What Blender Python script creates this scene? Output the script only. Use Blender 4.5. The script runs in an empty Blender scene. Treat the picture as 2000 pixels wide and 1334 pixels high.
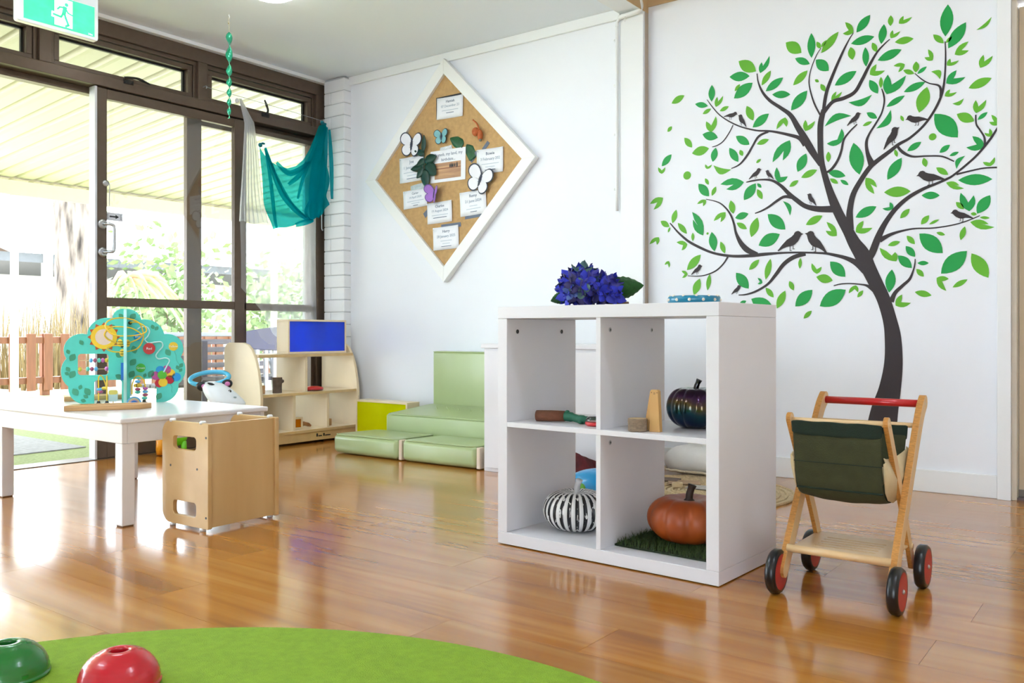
import bpy, bmesh, math, random
from math import sin, cos, pi, radians
from mathutils import Vector, Matrix
random.seed(7)
SC = bpy.context.scene
COL = SC.collection
# ---------------------------------------------------------------- camera
cam_d = bpy.data.cameras.new('camera'); cam = bpy.data.objects.new('camera', cam_d); COL.objects.link(cam)
cam.location = (0, 0, 0.686); cam.rotation_euler = (pi/2, 0, radians(36.69))
cam_d.sensor_width = 36; cam_d.lens = 36*1706/2000; cam_d.shift_y = -0.0085; cam_d.clip_start = 0.05
SC.camera = cam
# ---------------------------------------------------------------- sky, sun, exposure
w = bpy.data.worlds.new('sky'); SC.world = w; w.use_nodes = True
bg = w.node_tree.nodes['Background']; bg.inputs[0].default_value = (0.78, 0.89, 1.0, 1); bg.inputs[1].default_value = 4.5
sd = bpy.data.lights.new('sun', 'SUN'); sun = bpy.data.objects.new('sun', sd); COL.objects.link(sun)
sd.energy = 14.0; sd.angle = radians(3); sd.color = (1, 0.98, 0.95)
sun.rotation_euler = Vector((0.72, -0.25, -0.64)).to_track_quat('-Z', 'Y').to_euler()
SC.view_settings.view_transform = 'Standard'; SC.view_settings.look = 'None'
SC.view_settings.gamma = 1; SC.view_settings.use_curve_mapping = False
SC.view_settings.exposure = 1.24
# ---------------------------------------------------------------- helpers
def lin(c):
    return tuple(((v/255)/12.92 if v/255 <= .04045 else ((v/255+.055)/1.055)**2.4) for v in c)
MATS = {}
def mat(name, col, rough=.5, metal=0, var=.06, scale=14, bump=0, bscale=None, coat=0, stretch=(1,1,1), col2=None, emit=0, sss=0, spec=None):
    if name in MATS: return MATS[name]
    m = bpy.data.materials.new(name); m.use_nodes = True; MATS[name] = m
    nt = m.node_tree; N = nt.nodes; L = nt.links; b = N['Principled BSDF']
    b.inputs['Roughness'].default_value = rough; b.inputs['Metallic'].default_value = metal
    if coat: b.inputs['Coat Weight'].default_value = coat; b.inputs['Coat Roughness'].default_value = .08
    if spec is not None: b.inputs['Specular IOR Level'].default_value = spec
    c = lin(col)
    tc = N.new('ShaderNodeTexCoord'); mp = N.new('ShaderNodeMapping'); mp.inputs['Scale'].default_value = stretch
    L.new(tc.outputs['Object'], mp.inputs['Vector'])
    nz = N.new('ShaderNodeTexNoise'); nz.inputs['Scale'].default_value = scale; nz.inputs['Detail'].default_value = 4
    L.new(mp.outputs['Vector'], nz.inputs['Vector'])
    rp = N.new('ShaderNodeValToRGB'); rp.color_ramp.elements[0].position = .3; rp.color_ramp.elements[1].position = .7
    if col2: a2 = lin(col2); rp.color_ramp.elements[0].color = (*a2, 1); rp.color_ramp.elements[1].color = (*c, 1)
    else:
        rp.color_ramp.elements[0].color = (*[v*(1-var) for v in c], 1); rp.color_ramp.elements[1].color = (*[min(1, v*(1+var*.6)) for v in c], 1)
    L.new(nz.outputs['Fac'], rp.inputs['Fac']); L.new(rp.outputs['Color'], b.inputs['Base Color'])
    if bump:
        bz = N.new('ShaderNodeTexNoise'); bz.inputs['Scale'].default_value = bscale or scale*4; bz.inputs['Detail'].default_value = 3
        L.new(mp.outputs['Vector'], bz.inputs['Vector'])
        bp = N.new('ShaderNodeBump'); bp.inputs['Strength'].default_value = bump; bp.inputs['Distance'].default_value = .004
        L.new(bz.outputs['Fac'], bp.inputs['Height']); L.new(bp.outputs['Normal'], b.inputs['Normal'])
    if emit:
        L.new(rp.outputs['Color'], b.inputs['Emission Color']); b.inputs['Emission Strength'].default_value = emit
    return m
def sheet_mat(name, tint, trans, gloss=.08, rough=.02, diffuse=None, dmix=0.0, translucent=0.0):
    """see-through sheet: coloured transmission, a little mirror, optional cloth body"""
    if name in MATS: return MATS[name]
    m = bpy.data.materials.new(name); m.use_nodes = True; MATS[name] = m
    nt = m.node_tree; N = nt.nodes; L = nt.links; N.remove(N['Principled BSDF']); out = N['Material Output']
    tr = N.new('ShaderNodeBsdfTransparent'); tr.inputs[0].default_value = (*[v*trans for v in lin(tint)], 1)
    last = tr.outputs[0]
    if diffuse:
        df = N.new('ShaderNodeBsdfDiffuse'); df.inputs[0].default_value = (*lin(diffuse), 1)
        tl = N.new('ShaderNodeBsdfTranslucent'); tl.inputs[0].default_value = (*lin(diffuse), 1)
        mx = N.new('ShaderNodeMixShader'); mx.inputs[0].default_value = translucent; L.new(df.outputs[0], mx.inputs[1]); L.new(tl.outputs[0], mx.inputs[2])
        tc = N.new('ShaderNodeTexCoord'); nz = N.new('ShaderNodeTexNoise'); nz.inputs['Scale'].default_value = 9; L.new(tc.outputs['Object'], nz.inputs['Vector'])
        mr = N.new('ShaderNodeMapRange'); mr.inputs['To Min'].default_value = max(0, dmix-.06); mr.inputs['To Max'].default_value = min(1, dmix+.06); L.new(nz.outputs['Fac'], mr.inputs['Value'])
        m2 = N.new('ShaderNodeMixShader'); L.new(mr.outputs[0], m2.inputs[0]); L.new(last, m2.inputs[1]); L.new(mx.outputs[0], m2.inputs[2]); last = m2.outputs[0]
    if gloss:
        gl = N.new('ShaderNodeBsdfGlossy'); gl.inputs['Roughness'].default_value = rough
        lw = N.new('ShaderNodeFresnel'); lw.inputs[0].default_value = 1.45
        mu = N.new('ShaderNodeMath'); mu.operation = 'MULTIPLY'; mu.inputs[1].default_value = gloss/.04; mu.use_clamp = True; L.new(lw.outputs[0], mu.inputs[0])
        m3 = N.new('ShaderNodeMixShader'); L.new(mu.outputs[0], m3.inputs[0]); L.new(last, m3.inputs[1]); L.new(gl.outputs[0], m3.inputs[2]); last = m3.outputs[0]
    L.new(last, out.inputs[0]); return m

class MB:
    """collects shapes in one bmesh and links it as one mesh object"""
    def __init__(s): s.bm = bmesh.new()
    def box(s, x0, y0, z0, x1, y1, z1, M=None):
        v = [s.bm.verts.new(p) for p in ((x0,y0,z0),(x1,y0,z0),(x1,y1,z0),(x0,y1,z0),(x0,y0,z1),(x1,y0,z1),(x1,y1,z1),(x0,y1,z1))]
        if M:
            for q in v: q.co = M @ q.co
        for f in ((3,2,1,0),(4,5,6,7),(0,1,5,4),(1,2,6,5),(2,3,7,6),(3,0,4,7)): s.bm.faces.new([v[i] for i in f])
        return s
    def ring(s, c, X, Y, r, n): return [s.bm.verts.new(c + X*(r*cos(2*pi*i/n)) + Y*(r*sin(2*pi*i/n))) for i in range(n)]
    def skin(s, rings, caps=True, closed=False):
        n = len(rings[0])
        R = list(rings)
        for a, b in zip(R, R[1:] + ([R[0]] if closed else [])):
            for i in range(n):
                s.bm.faces.new((a[i], a[(i+1) % n], b[(i+1) % n], b[i]))
        if caps and not closed:
            s.bm.faces.new(R[0][::-1]); s.bm.faces.new(R[-1])
        return s
    def tube(s, pts, r, n=8, closed=False):
        P = [Vector(p) for p in pts]; rings = []; up = None; m = len(P)
        for i, p in enumerate(P):
            if closed: t = P[(i+1) % m]-P[i-1]
            else: t = P[min(i+1, m-1)]-P[max(i-1, 0)]
            t.normalize()
            if up is None: up = t.orthogonal().normalized()
            up = (up - t*up.dot(t)).normalized(); Y = t.cross(up)
            rr = r[i] if isinstance(r, (list, tuple)) else r
            rings.append(s.ring(p, up, Y, max(rr, 1e-5), n))
        return s.skin(rings, True, closed)
    def cyl(s, p0, p1, r, r1=None, n=20): return s.tube([p0, p1], [r, r if r1 is None else r1], n)
    def lathe(s, prof, n=28, c=(0,0,0), X=(1,0,0), Z=(0,0,1), caps=True):
        c = Vector(c); X = Vector(X); Z = Vector(Z); Y = Z.cross(X)
        return s.skin([s.ring(c+Z*z, X, Y, max(r, 1e-4), n) for r, z in prof], caps)
    def ell(s, c, rad, n=16, m=10, M=None):
        c = Vector(c); rings = []
        for j in range(m+1):
            a = -pi/2+pi*j/m; a = max(-pi/2+.02, min(pi/2-.02, a)); rings.append([])
            for i in range(n):
                p = Vector((rad[0]*cos(a)*cos(2*pi*i/n), rad[1]*cos(a)*sin(2*pi*i/n), rad[2]*sin(a)))
                if M: p = M @ p
                rings[-1].append(s.bm.verts.new(c+p))
        return s.skin(rings)
    def poly(s, pts, t, M=None):
        """flat outline in local xy, extruded t along z"""
        n = len(pts); a = [s.bm.verts.new((x, y, 0)) for x, y in pts]; b = [s.bm.verts.new((x, y, t)) for x, y in pts]
        if M:
            for v in a+b: v.co = M @ v.co
        s.bm.faces.new(a[::-1]); s.bm.faces.new(b)
        for i in range(n): s.bm.faces.new((a[i], a[(i+1) % n], b[(i+1) % n], b[i]))
        return s
    def grid(s, rows):
        V = [[s.bm.verts.new(p) for p in r] for r in rows]
        for a, b in zip(V, V[1:]):
            for i in range(len(a)-1): s.bm.faces.new((a[i], a[i+1], b[i+1], b[i]))
        return s
    def mesh(s, name, smooth=False):
        bmesh.ops.recalc_face_normals(s.bm, faces=s.bm.faces[:])
        me = bpy.data.meshes.new(name); s.bm.to_mesh(me); s.bm.free()
        if smooth:
            for p in me.polygons: p.use_smooth = True
        return me
    def done(s, name, m, parent=None, smooth=False, bevel=0, loc=None, rot=None, seg=2, subd=0, solid=0):
        return link(name, s.mesh(name, smooth), m, parent, bevel, loc, rot, seg, subd, solid)
def link(name, me, m, parent=None, bevel=0, loc=None, rot=None, seg=2, subd=0, solid=0):
    o = bpy.data.objects.new(name, me); COL.objects.link(o)
    if m:
        if me.materials: me.materials[0] = m
        else: me.materials.append(m)
    if parent: o.parent = parent
    if loc: o.location = loc
    if rot: o.rotation_euler = rot
    if bevel:
        b = o.modifiers.new('bevel', 'BEVEL'); b.width = bevel; b.segments = seg; b.limit_method = 'ANGLE'; b.angle_limit = radians(40); b.harden_normals = False
    if solid: q = o.modifiers.new('solid', 'SOLIDIFY'); q.thickness = solid; q.offset = 0
    if subd: q = o.modifiers.new('sub', 'SUBSURF'); q.levels = subd; q.render_levels = subd
    return o
def tag(o, label, cat, group=None, kind=None):
    if label: o['label'] = label
    if cat: o['category'] = cat
    if group: o['group'] = group
    if kind: o['kind'] = kind
    return o
def thing(name, label, cat, loc=(0,0,0), rz=0, group=None):
    o = bpy.data.objects.new(name, None); COL.objects.link(o); o.empty_display_size = .05
    o.location = loc; o.rotation_euler = (0, 0, rz)
    return tag(o, label, cat, group)
def struct(o): o['kind'] = 'structure'; return o
def plate(outlines, t, bev=0):
    """2D outlines (first outer, rest holes) -> solid plate mesh, centred on z"""
    cu = bpy.data.curves.new('plate', 'CURVE'); cu.dimensions = '2D'; cu.fill_mode = 'BOTH'
    cu.extrude = max(t/2-bev, 1e-5); cu.bevel_depth = bev; cu.bevel_resolution = 1 if bev else 0
    for pts in outlines:
        sp = cu.splines.new('POLY'); sp.points.add(len(pts)-1); sp.use_cyclic_u = True
        for p, q in zip(sp.points, pts): p.co = (q[0], q[1], 0, 1)
    ob = bpy.data.objects.new('plate', cu); me = bpy.data.meshes.new_from_object(ob)
    bpy.data.objects.remove(ob); bpy.data.curves.remove(cu); me.materials.clear(); return me
def text(s, size, m, parent, loc, rot, name='lettering', align='CENTER', ext=.0002):
    cu = bpy.data.curves.new('t', 'FONT'); cu.body = s; cu.size = size; cu.align_x = align; cu.align_y = 'CENTER'; cu.extrude = ext; cu.resolution_u = 2
    ob = bpy.data.objects.new('t', cu); me = bpy.data.meshes.new_from_object(ob)
    bpy.data.objects.remove(ob); bpy.data.curves.remove(cu); me.materials.clear()
    return link(name, me, m, parent, loc=loc, rot=rot)
def rrect(x0, y0, x1, y1, r, n=5):
    r = r if isinstance(r, (list, tuple)) else (r,)*4   # bl br tr tl
    P = []
    for (cx, cy, a0, rr) in ((x0+r[0], y0+r[0], pi, r[0]), (x1-r[1], y0+r[1], 1.5*pi, r[1]), (x1-r[2], y1-r[2], 0, r[2]), (x0+r[3], y1-r[3], .5*pi, r[3])):
        if rr < 1e-5: P.append((cx, cy)); continue
        for i in range(n+1): P.append((cx+rr*cos(a0+pi/2*i/n), cy+rr*sin(a0+pi/2*i/n)))
    return P
def arc3(a, m, b, n=10):
    (ax, ay), (bx, by), (cx, cy) = a, m, b
    d = 2*(ax*(by-cy)+bx*(cy-ay)+cx*(ay-by))
    ux = ((ax*ax+ay*ay)*(by-cy)+(bx*bx+by*by)*(cy-ay)+(cx*cx+cy*cy)*(ay-by))/d
    uy = ((ax*ax+ay*ay)*(cx-bx)+(bx*bx+by*by)*(ax-cx)+(cx*cx+cy*cy)*(bx-ax))/d
    r = math.hypot(ax-ux, ay-uy); A = math.atan2(ay-uy, ax-ux); Bm = math.atan2(by-uy, bx-ux); C = math.atan2(cy-uy, cx-ux)
    ccw = ((Bm-A) % (2*pi)) < ((C-A) % (2*pi)); sp = ((C-A) % (2*pi)) if ccw else -((A-C) % (2*pi))
    return [(ux+r*cos(A+sp*i/n), uy+r*sin(A+sp*i/n)) for i in range(n+1)]
def spline(P, k=6):
    P = [Vector(p) for p in P]; out = []
    for i in range(len(P)-1):
        p0 = P[max(i-1, 0)]; p1 = P[i]; p2 = P[i+1]; p3 = P[min(i+2, len(P)-1)]
        for j in range(k):
            t = j/k
            out.append(.5*((2*p1)+(p2-p0)*t+(2*p0-5*p1+4*p2-p3)*t*t+(3*p1-p0-3*p2+p3)*t**3))
    out.append(P[-1]); return out
def interp(tab, x):
    for (a, va), (b, vb) in zip(tab, tab[1:]):
        if x <= b: return va+(vb-va)*max(0, (x-a)/(b-a))
    return tab[-1][1]
def circ(cx, cy, r, n=24, ry=None): return [(cx+r*cos(2*pi*i/n), cy+(ry or r)*sin(2*pi*i/n)) for i in range(n)]
def leaf2d(L, wd, n=7, k=1.0):
    """pointed leaf outline from (0,0) to (L,0)"""
    up = [(L*i/n, wd*sin(pi*(i/n)**k)**.9) for i in range(1, n)]
    return [(0,0)]+[(x, -y) for x, y in up]+[(L,0)]+[(x, y) for x, y in reversed(up)]
FACE_W = Matrix(((1,0,0,0),(0,0,-1,0),(0,1,0,0),(0,0,0,1)))      # local xy -> world xz, +z towards -y
FACE_U = Matrix(((0,0,1,0),(1,0,0,0),(0,1,0,0),(0,0,0,1)))       # local xy -> world yz, +z towards +x
R_W = (pi/2, 0, 0)               # text that faces -y
R_U = (pi/2, 0, pi/2)            # text that faces +x
# ---------------------------------------------------------------- shared materials
m_wall = mat('white_wall_paint', (238,240,246), .55, var=.015, scale=3, bump=.02, bscale=300)
m_ceil = mat('white_ceiling_paint', (240,246,255), .7, var=.01, scale=2)
m_tan = mat('tan_paint', (206,174,130), .6, var=.03, scale=5)
m_jamb = mat('taupe_paint', (186,170,152), .6, var=.03, scale=5)
m_trim = mat('white_trim_gloss', (238,239,240), .35, var=.015, scale=4)
m_bronze = mat('bronze_aluminium', (98,82,70), .34, metal=.3, var=.08, scale=30)
m_dark = mat('black_rubber_seal', (22,22,24), .5, var=.1)
m_glass = sheet_mat('window_glass', (255,255,255), .97, gloss=.05)
m_ply = mat('birch_plywood', (214,178,122), .38, var=.10, scale=7, stretch=(1,1,.16), coat=.2, col2=(198,158,100))
m_plyedge = mat('plywood_edge', (188,128,66), .45, var=.25, scale=60, stretch=(4,4,.02))
m_maple = mat('pale_maple_veneer', (238,218,182), .4, var=.06, scale=6, stretch=(1,1,.15), coat=.15)
m_mapledge = mat('maple_edge', (214,182,128), .45, var=.08, scale=20)
m_white_lam = mat('white_laminate', (226,224,228), .38, var=.012, scale=4, bump=.03, bscale=220)
m_steel = mat('brushed_steel', (190,192,196), .28, metal=.9, var=.05, scale=40)
m_black = mat('black_plastic', (24,24,26), .35, var=.1)
m_whitepl = mat('white_plastic', (240,241,243), .3, var=.01)
m_red = mat('red_paint', (200,30,34), .3, var=.06, coat=.3)
# ================================================================ FLOOR
def plank_mat():
    m = bpy.data.materials.new('oak_laminate'); m.use_nodes = True; nt = m.node_tree; N = nt.nodes; L = nt.links; b = N['Principled BSDF']
    tc = N.new('ShaderNodeTexCoord'); oi = N.new('ShaderNodeObjectInfo')
    off = N.new('ShaderNodeVectorMath'); off.operation = 'SCALE'; off.inputs[0].default_value = (17, 31, 5); L.new(oi.outputs['Random'], off.inputs['Scale'])
    add = N.new('ShaderNodeVectorMath'); L.new(tc.outputs['Object'], add.inputs[0]); L.new(off.outputs[0], add.inputs[1])
    mp = N.new('ShaderNodeMapping'); mp.inputs['Scale'].default_value = (.7, 9, 1); L.new(add.outputs[0], mp.inputs['Vector'])
    n1 = N.new('ShaderNodeTexNoise'); n1.inputs['Scale'].default_value = 1.6; n1.inputs['Detail'].default_value = 3; n1.inputs['Roughness'].default_value = .5; n1.inputs['Distortion'].default_value = .3
    L.new(mp.outputs[0], n1.inputs['Vector'])
    rp = N.new('ShaderNodeValToRGB'); e = rp.color_ramp.elements
    e[0].position = .25; e[0].color = (*lin((152,94,34)), 1); e[1].position = .72; e[1].color = (*lin((194,134,58)), 1)
    k = rp.color_ramp.elements.new(.45); k.color = (*lin((176,112,36)), 1)
    L.new(n1.outputs['Fac'], rp.inputs['Fac'])
    mp2 = N.new('ShaderNodeMapping'); mp2.inputs['Scale'].default_value = (.5, 5, 1); L.new(add.outputs[0], mp2.inputs['Vector'])
    n2 = N.new('ShaderNodeTexNoise'); n2.inputs['Scale'].default_value = 2.2; n2.inputs['Detail'].default_value = 2; L.new(mp2.outputs[0], n2.inputs['Vector'])
    r2 = N.new('ShaderNodeValToRGB'); r2.color_ramp.elements[0].position = .62; r2.color_ramp.elements[0].color = (1,1,1,1); r2.color_ramp.elements[1].position = .74; r2.color_ramp.elements[1].color = (.70,.62,.54,1)
    L.new(n2.outputs['Fac'], r2.inputs['Fac'])
    mx = N.new('ShaderNodeMix'); mx.data_type = 'RGBA'; mx.blend_type = 'MULTIPLY'; mx.inputs['Factor'].default_value = 1
    L.new(rp.outputs[0], mx.inputs[6]); L.new(r2.outputs[0], mx.inputs[7])
    hs = N.new('ShaderNodeHueSaturation'); mr = N.new('ShaderNodeMapRange'); mr.inputs['To Min'].default_value = .9; mr.inputs['To Max'].default_value = 1.12
    L.new(oi.outputs['Random'], mr.inputs['Value']); L.new(mr.outputs[0], hs.inputs['Value']); L.new(mx.outputs[2], hs.inputs['Color'])
    L.new(hs.outputs[0], b.inputs['Base Color'])
    mp3 = N.new('ShaderNodeMapping'); mp3.inputs['Scale'].default_value = (1.0, 12, 1); L.new(add.outputs[0], mp3.inputs['Vector'])
    n3 = N.new('ShaderNodeTexNoise'); n3.inputs['Scale'].default_value = 2.0; n3.inputs['Detail'].default_value = 4; L.new(mp3.outputs[0], n3.inputs['Vector'])
    bp = N.new('ShaderNodeBump'); bp.inputs['Strength'].default_value = .02; bp.inputs['Distance'].default_value = .002; L.new(n3.outputs['Fac'], bp.inputs['Height']); mrr = N.new('ShaderNodeMapRange'); mrr.inputs['From Min'].default_value = .3; mrr.inputs['From Max'].default_value = .7; mrr.inputs['To Min'].default_value = .145; mrr.inputs['To Max'].default_value = .20; L.new(n3.outputs['Fac'], mrr.inputs['Value']); L.new(mrr.outputs[0], b.inputs['Roughness'])
    b.inputs['Roughness'].default_value = .2; b.inputs['IOR'].default_value = 1.5; b.inputs['Coat Weight'].default_value = .4; b.inputs['Coat Roughness'].default_value = .09
    return m
m_plank = plank_mat()
floor = struct(MB().box(-4.74, -2.05, -.06, 2.2, 4.12, -.0122).done('floor', mat('floor_underlay', (60,42,28), .8)))
PW, PL = .18, 1.265
known = {0: -1.01, 1: -1.495, 2: -.405, 3: -1.0, 4: -.365, -1: -1.365, 10: -.61}
pm = {}
def plank_mesh(L, W):
    key = (round(L, 3), round(W, 3))
    if key not in pm:
        g = .0003; a = MB()
        x, y = L/2-g, W/2-g
        r = [[a.bm.verts.new((sx*(x-dx), sy*(y-dx), z)) for sx, sy in ((-1,-1),(1,-1),(1,1),(-1,1))] for dx, z in ((0,-.012),(0,0))]
        a.skin(r); pm[key] = a.mesh('plank')
    return pm[key]
for k in range(-20, 14):
    w0 = 1.59+PW*k; w1 = w0+PW
    if w1 > 4.11: w1 = 4.11
    s0 = known.get(k, -1.0+((k*.437) % 1)*PL)
    a = s0-PL*math.ceil((s0+4.70)/PL)
    while a < 2.18:
        b = a+PL; x0, x1 = max(a, -4.70), min(b, 2.19)
        if x1-x0 > .05:
            link('plank', plank_mesh(x1-x0, w1-w0), m_plank, floor, loc=((x0+x1)/2, (w0+w1)/2, 0))
        a = b
# ================================================================ WALLS, CEILING, TRIM
wall_back = struct(MB().box(-4.62, 4.06, 0, -2.164, 4.30, 2.46).done('wall_back', m_wall))
wall_right = struct(MB().box(-2.164, 4.10, 0, -.497, 4.30, 2.392).box(.36, 4.10, 0, 2.2, 4.30, 2.70).box(-.497, 4.10, 2.045, .36, 4.30, 2.70).done('wall_right', m_wall))
up = struct(MB().box(-2.164, 4.092, 2.392, -.497, 4.30, 2.70).done('wall_upper', m_tan))
ws = struct(MB().box(2.2, -2.05, 0, 2.35, 4.3, 2.70).done('wall_side', mat('cream_wall_paint', (232,222,204), .6, var=.02)))
wall_rear = struct(MB().box(-4.76,-2.25,1.15,2.35,-2.05,2.70).box(-4.76,-2.25,0,-.1,-2.05,1.30).box(1.7,-2.25,0,2.35,-2.05,1.30).done('wall_rear', m_wall))  # unseen rear wall, its opening shaped to balance the room's daylight
wall_l2 = struct(MB().box(-4.76,-2.05,0,-4.6,-1.0,2.40).done('wall_left', m_wall))
ceiling = struct(MB().box(-4.76, -2.05, 2.40, -2.30, 4.06, 2.47).box(-2.164, -2.05, 2.66, 2.2, 4.10, 2.72).done('ceiling', m_ceil))
tr = struct(MB().box(-2.302, -2.05, 2.372, -2.166, 4.06, 2.64).box(-2.185, -2.05, 2.362, -2.166, 4.05, 2.372).done('trim_1', m_trim)); 
tr = struct(MB().box(-2.166, -2.05, 2.36, -2.163, 4.10, 2.66).done('trim_2', m_tan))
tr = struct(MB().box(-2.302, 4.048, 0, -2.166, 4.06, 2.372).done('trim_3', m_trim, bevel=.002))           # flat column cover
tr = struct(MB().box(-4.60, 4.042, 2.344, -2.302, 4.06, 2.40).done('trim_4', m_trim, bevel=.003))         # cornice strip
tr = struct(MB().box(-4.62, -2.05, 2.378, -4.565, 4.04, 2.40).done('trim_5', m_trim, bevel=.003))
tr = struct(MB().box(-2.166, 4.062, 0, -2.1635, 4.10, 2.375).done('trim_8', m_jamb))
bb = struct(MB().box(-2.163, 4.088, 0, -.547, 4.10, .096).done('baseboard_right', m_trim, bevel=.003))
bb = struct(MB().box(-4.37, 4.048, 0, -2.302, 4.06, .096).done('baseboard_back', m_trim, bevel=.003))
# door and its frame at the right end of the mural wall
df = struct(MB().box(-.547, 4.072, 0, -.497, 4.10, 2.40).done('trim_6', m_trim, bevel=.002))
dj = struct(MB().box(-.497, 4.09, 0, -.478, 4.20, 2.045).box(-.497, 4.09, 2.045, .36, 4.10, 2.10).done('trim_7', mat('cream_jamb_paint', (214,204,186), .5, var=.02), bevel=.002))
m_door = mat('beige_door_paint', (206,186,156), .5, var=.03, scale=4)
d1 = struct(MB().box(-.476, 4.14, .012, .36, 4.18, 2.03).done('door_1', m_door, bevel=.002))
MB().box(-.478, 4.10, -.02, .36, 4.32, .010).done('threshold', mat('grey_threshold', (96,84,88), .5), d1)
MB().box(-.476, 4.135, .012, .36, 4.14, .04).done('door_sweep', mat('grey_door_sweep', (120,112,104), .6), d1)
# ---- painted brick pier, every brick a piece
wall_left = struct(MB().box(-4.566, 4.001, 0, -4.377, 4.06, 2.395).done('wall_left', mat('painted_mortar', (196,198,202), .8, var=.03)))
m_brick = mat('white_painted_brick', (238,239,242), .5, var=.015, scale=20, bump=.15, bscale=60)
BH = .0823; bricks = {}
def brick(x0, x1, k):
    Lb = round(x1-x0, 3)
    if Lb not in bricks:
        a = MB().box(-Lb/2, -.0325, -.0385, Lb/2, .0325, .0385); bmesh.ops.bevel(a.bm, geom=a.bm.edges[:], offset=.003, segments=1, affect='EDGES'); bricks[Lb] = a.mesh('brick')
    link('brick', bricks[Lb], m_brick, wall_left, loc=((x0+x1)/2, 4.0285, k*BH+.0395+.003))
for k in range(29):
    if k % 2: brick(-4.570, -4.508, k); brick(-4.503, -4.372, k)
    else: brick(-4.570, -4.372, k)
# ---- surface conduit on the column
con = thing('conduit', 'white surface conduit running down the wall beside the mural', 'conduit', (-2.318, 4.045, 0))
MB().tube(spline([(0,-.004,1.332),(0,-.004,2.2),(0,-.004,2.31),(.006,-.006,2.334),(.03,-.012,2.346),(.09,-.016,2.352)], 5), .0085, 10).done('pipe', m_trim, con, smooth=True)
MB().tube(spline([(.02,-.014,2.346),(.06,-.016,2.35),(.11,-.016,2.353),(.138,-.016,2.358),(.150,-.016,2.378),(.150,-.03,2.41)], 5), .0125, 12).done('bend', m_trim, con, smooth=True)
for z in (1.45, 1.74, 2.0, 2.24):
    MB().box(-.022,-.002,z-.006,.0,.0095,z+.006).cyl((-.018,-.006,z),(-.018,0,z),.004,n=8).done('saddle_clip', m_trim, con)
MB().tube(spline([(.062,-.03,2.34),(.064,-.034,2.325),(.062,-.03,2.315),(.058,-.022,2.32)], 4), .0025, 6).done('cup_hook', m_whitepl, con)
# ---- round ceiling light
cl = thing('ceiling_light', 'round white ceiling light glowing on the pale ceiling', 'light', (-3.54, 2.76, 2.40))
MB().lathe([(.12,0),(.12,-.012),(.115,-.02)], 36).done('base', m_whitepl, cl, smooth=True)
MB().lathe([(.113,-.018),(.110,-.035),(.09,-.046),(.05,-.052),(.005,-.054)], 36).done('diffuser', mat('lit_diffuser', (255,252,246), .4, emit=9), cl, smooth=True)
# ---- fill battens added out of view to brighten the room
m_tube = mat('fill_light_tube', (228,240,255), .4, emit=18)
for i, (x, y, zc, lab) in enumerate(((-3.0, 1.55, 2.40, 'added twin tube fill light on the ceiling over the play table'), (-3.0, -.3, 2.40, 'added twin tube fill light on the ceiling over the lime rug'), (.5, 1.6, 2.66, 'added twin tube fill light on the raised ceiling by the beige door'))):
    b = thing('fill_batten', lab, 'light', (x, y, zc))
    MB().box(-.63,-.04,-.05,.63,.04,0).done('body', m_whitepl, b, bevel=.004)
    for s in (-1, 1):
        MB().cyl((-.6,s*.055,-.075),(.6,s*.055,-.075),.016,n=12).done('tube', m_tube, b, smooth=True)
        for e in (-1, 1): MB().box(e*.605-.008,s*.055-.02,-.095,e*.605+.008,s*.055+.02,-.03).done('lamp_holder', m_whitepl, b, bevel=.002)
# ================================================================ WINDOW WALL
def member(b, w0, w1, z0, z1, u0=-4.72, u1=-4.60): b.box(u0, w0, z0, u1, w1, z1)
win = struct(MB().done('window_1', None) if False else thing('window_1', None, None)); win.location = (0,0,0)
for a in ((1.10, 4.05, 2.30, 2.378, -4.72, -4.60), (1.10, 4.05, 2.02, 2.078, -4.72, -4.595), (1.10, 4.05, 1.985, 2.02, -4.74, -4.68)):
    m = MB(); member(m, *a); m.done('frame_rail', m_bronze, win, bevel=.003)
for a in ((2.135, 2.20, 2.078, 2.30, -4.72, -4.60), (3.052, 3.115, 2.078, 2.30, -4.72, -4.60), (3.955, 4.05, 0, 2.30, -4.72, -4.60), (1.10, 1.20, 0, 2.30, -4.72, -4.60)):
    m = MB(); member(m, *a); m.done('mullion', m_bronze, win, bevel=.003)
def sash(w0, w1, z0, z1, u, t, fr):
    s = MB()
    for a in ((w0, w1, z0, z0+fr), (w0, w1, z1-fr, z1), (w0, w0+fr, z0+fr, z1-fr), (w1-fr, w1, z0+fr, z1-fr)): member(s, *a, u-t, u)
    o = s.done('sash', m_bronze, win, bevel=.0025)
    s = MB(); f2 = fr+.012
    for a in ((w0, w1, z0, z0+f2), (w0, w1, z1-f2, z1), (w0, w0+f2, z0, z1), (w1-f2, w1, z0, z1)): member(s, a[0]+.002, a[1]-.002, a[2]+.002, a[3]-.002, u-t-.012, u-t+.006)
    s.done('seal', m_dark, o)
    MB().box(u-t-.004, w0+fr, z0+fr, u-t, w1-fr, z1-fr).done('pane', m_glass, o)
    return o
for w0, w1 in ((1.20, 2.135), (2.20, 3.052), (3.115, 3.955)):
    s = MB()
    for a in ((w0, w1, 2.278, 2.30), (w0, w0+.02, 2.078, 2.278), (w1-.02, w1, 2.078, 2.278)): member(s, *a, -4.68, -4.622)
    s.done('sub_frame', m_bronze, win, bevel=.002)
    sash(w0+.022, w1-.022, 2.08, 2.274, -4.63, .045, .028)
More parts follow.
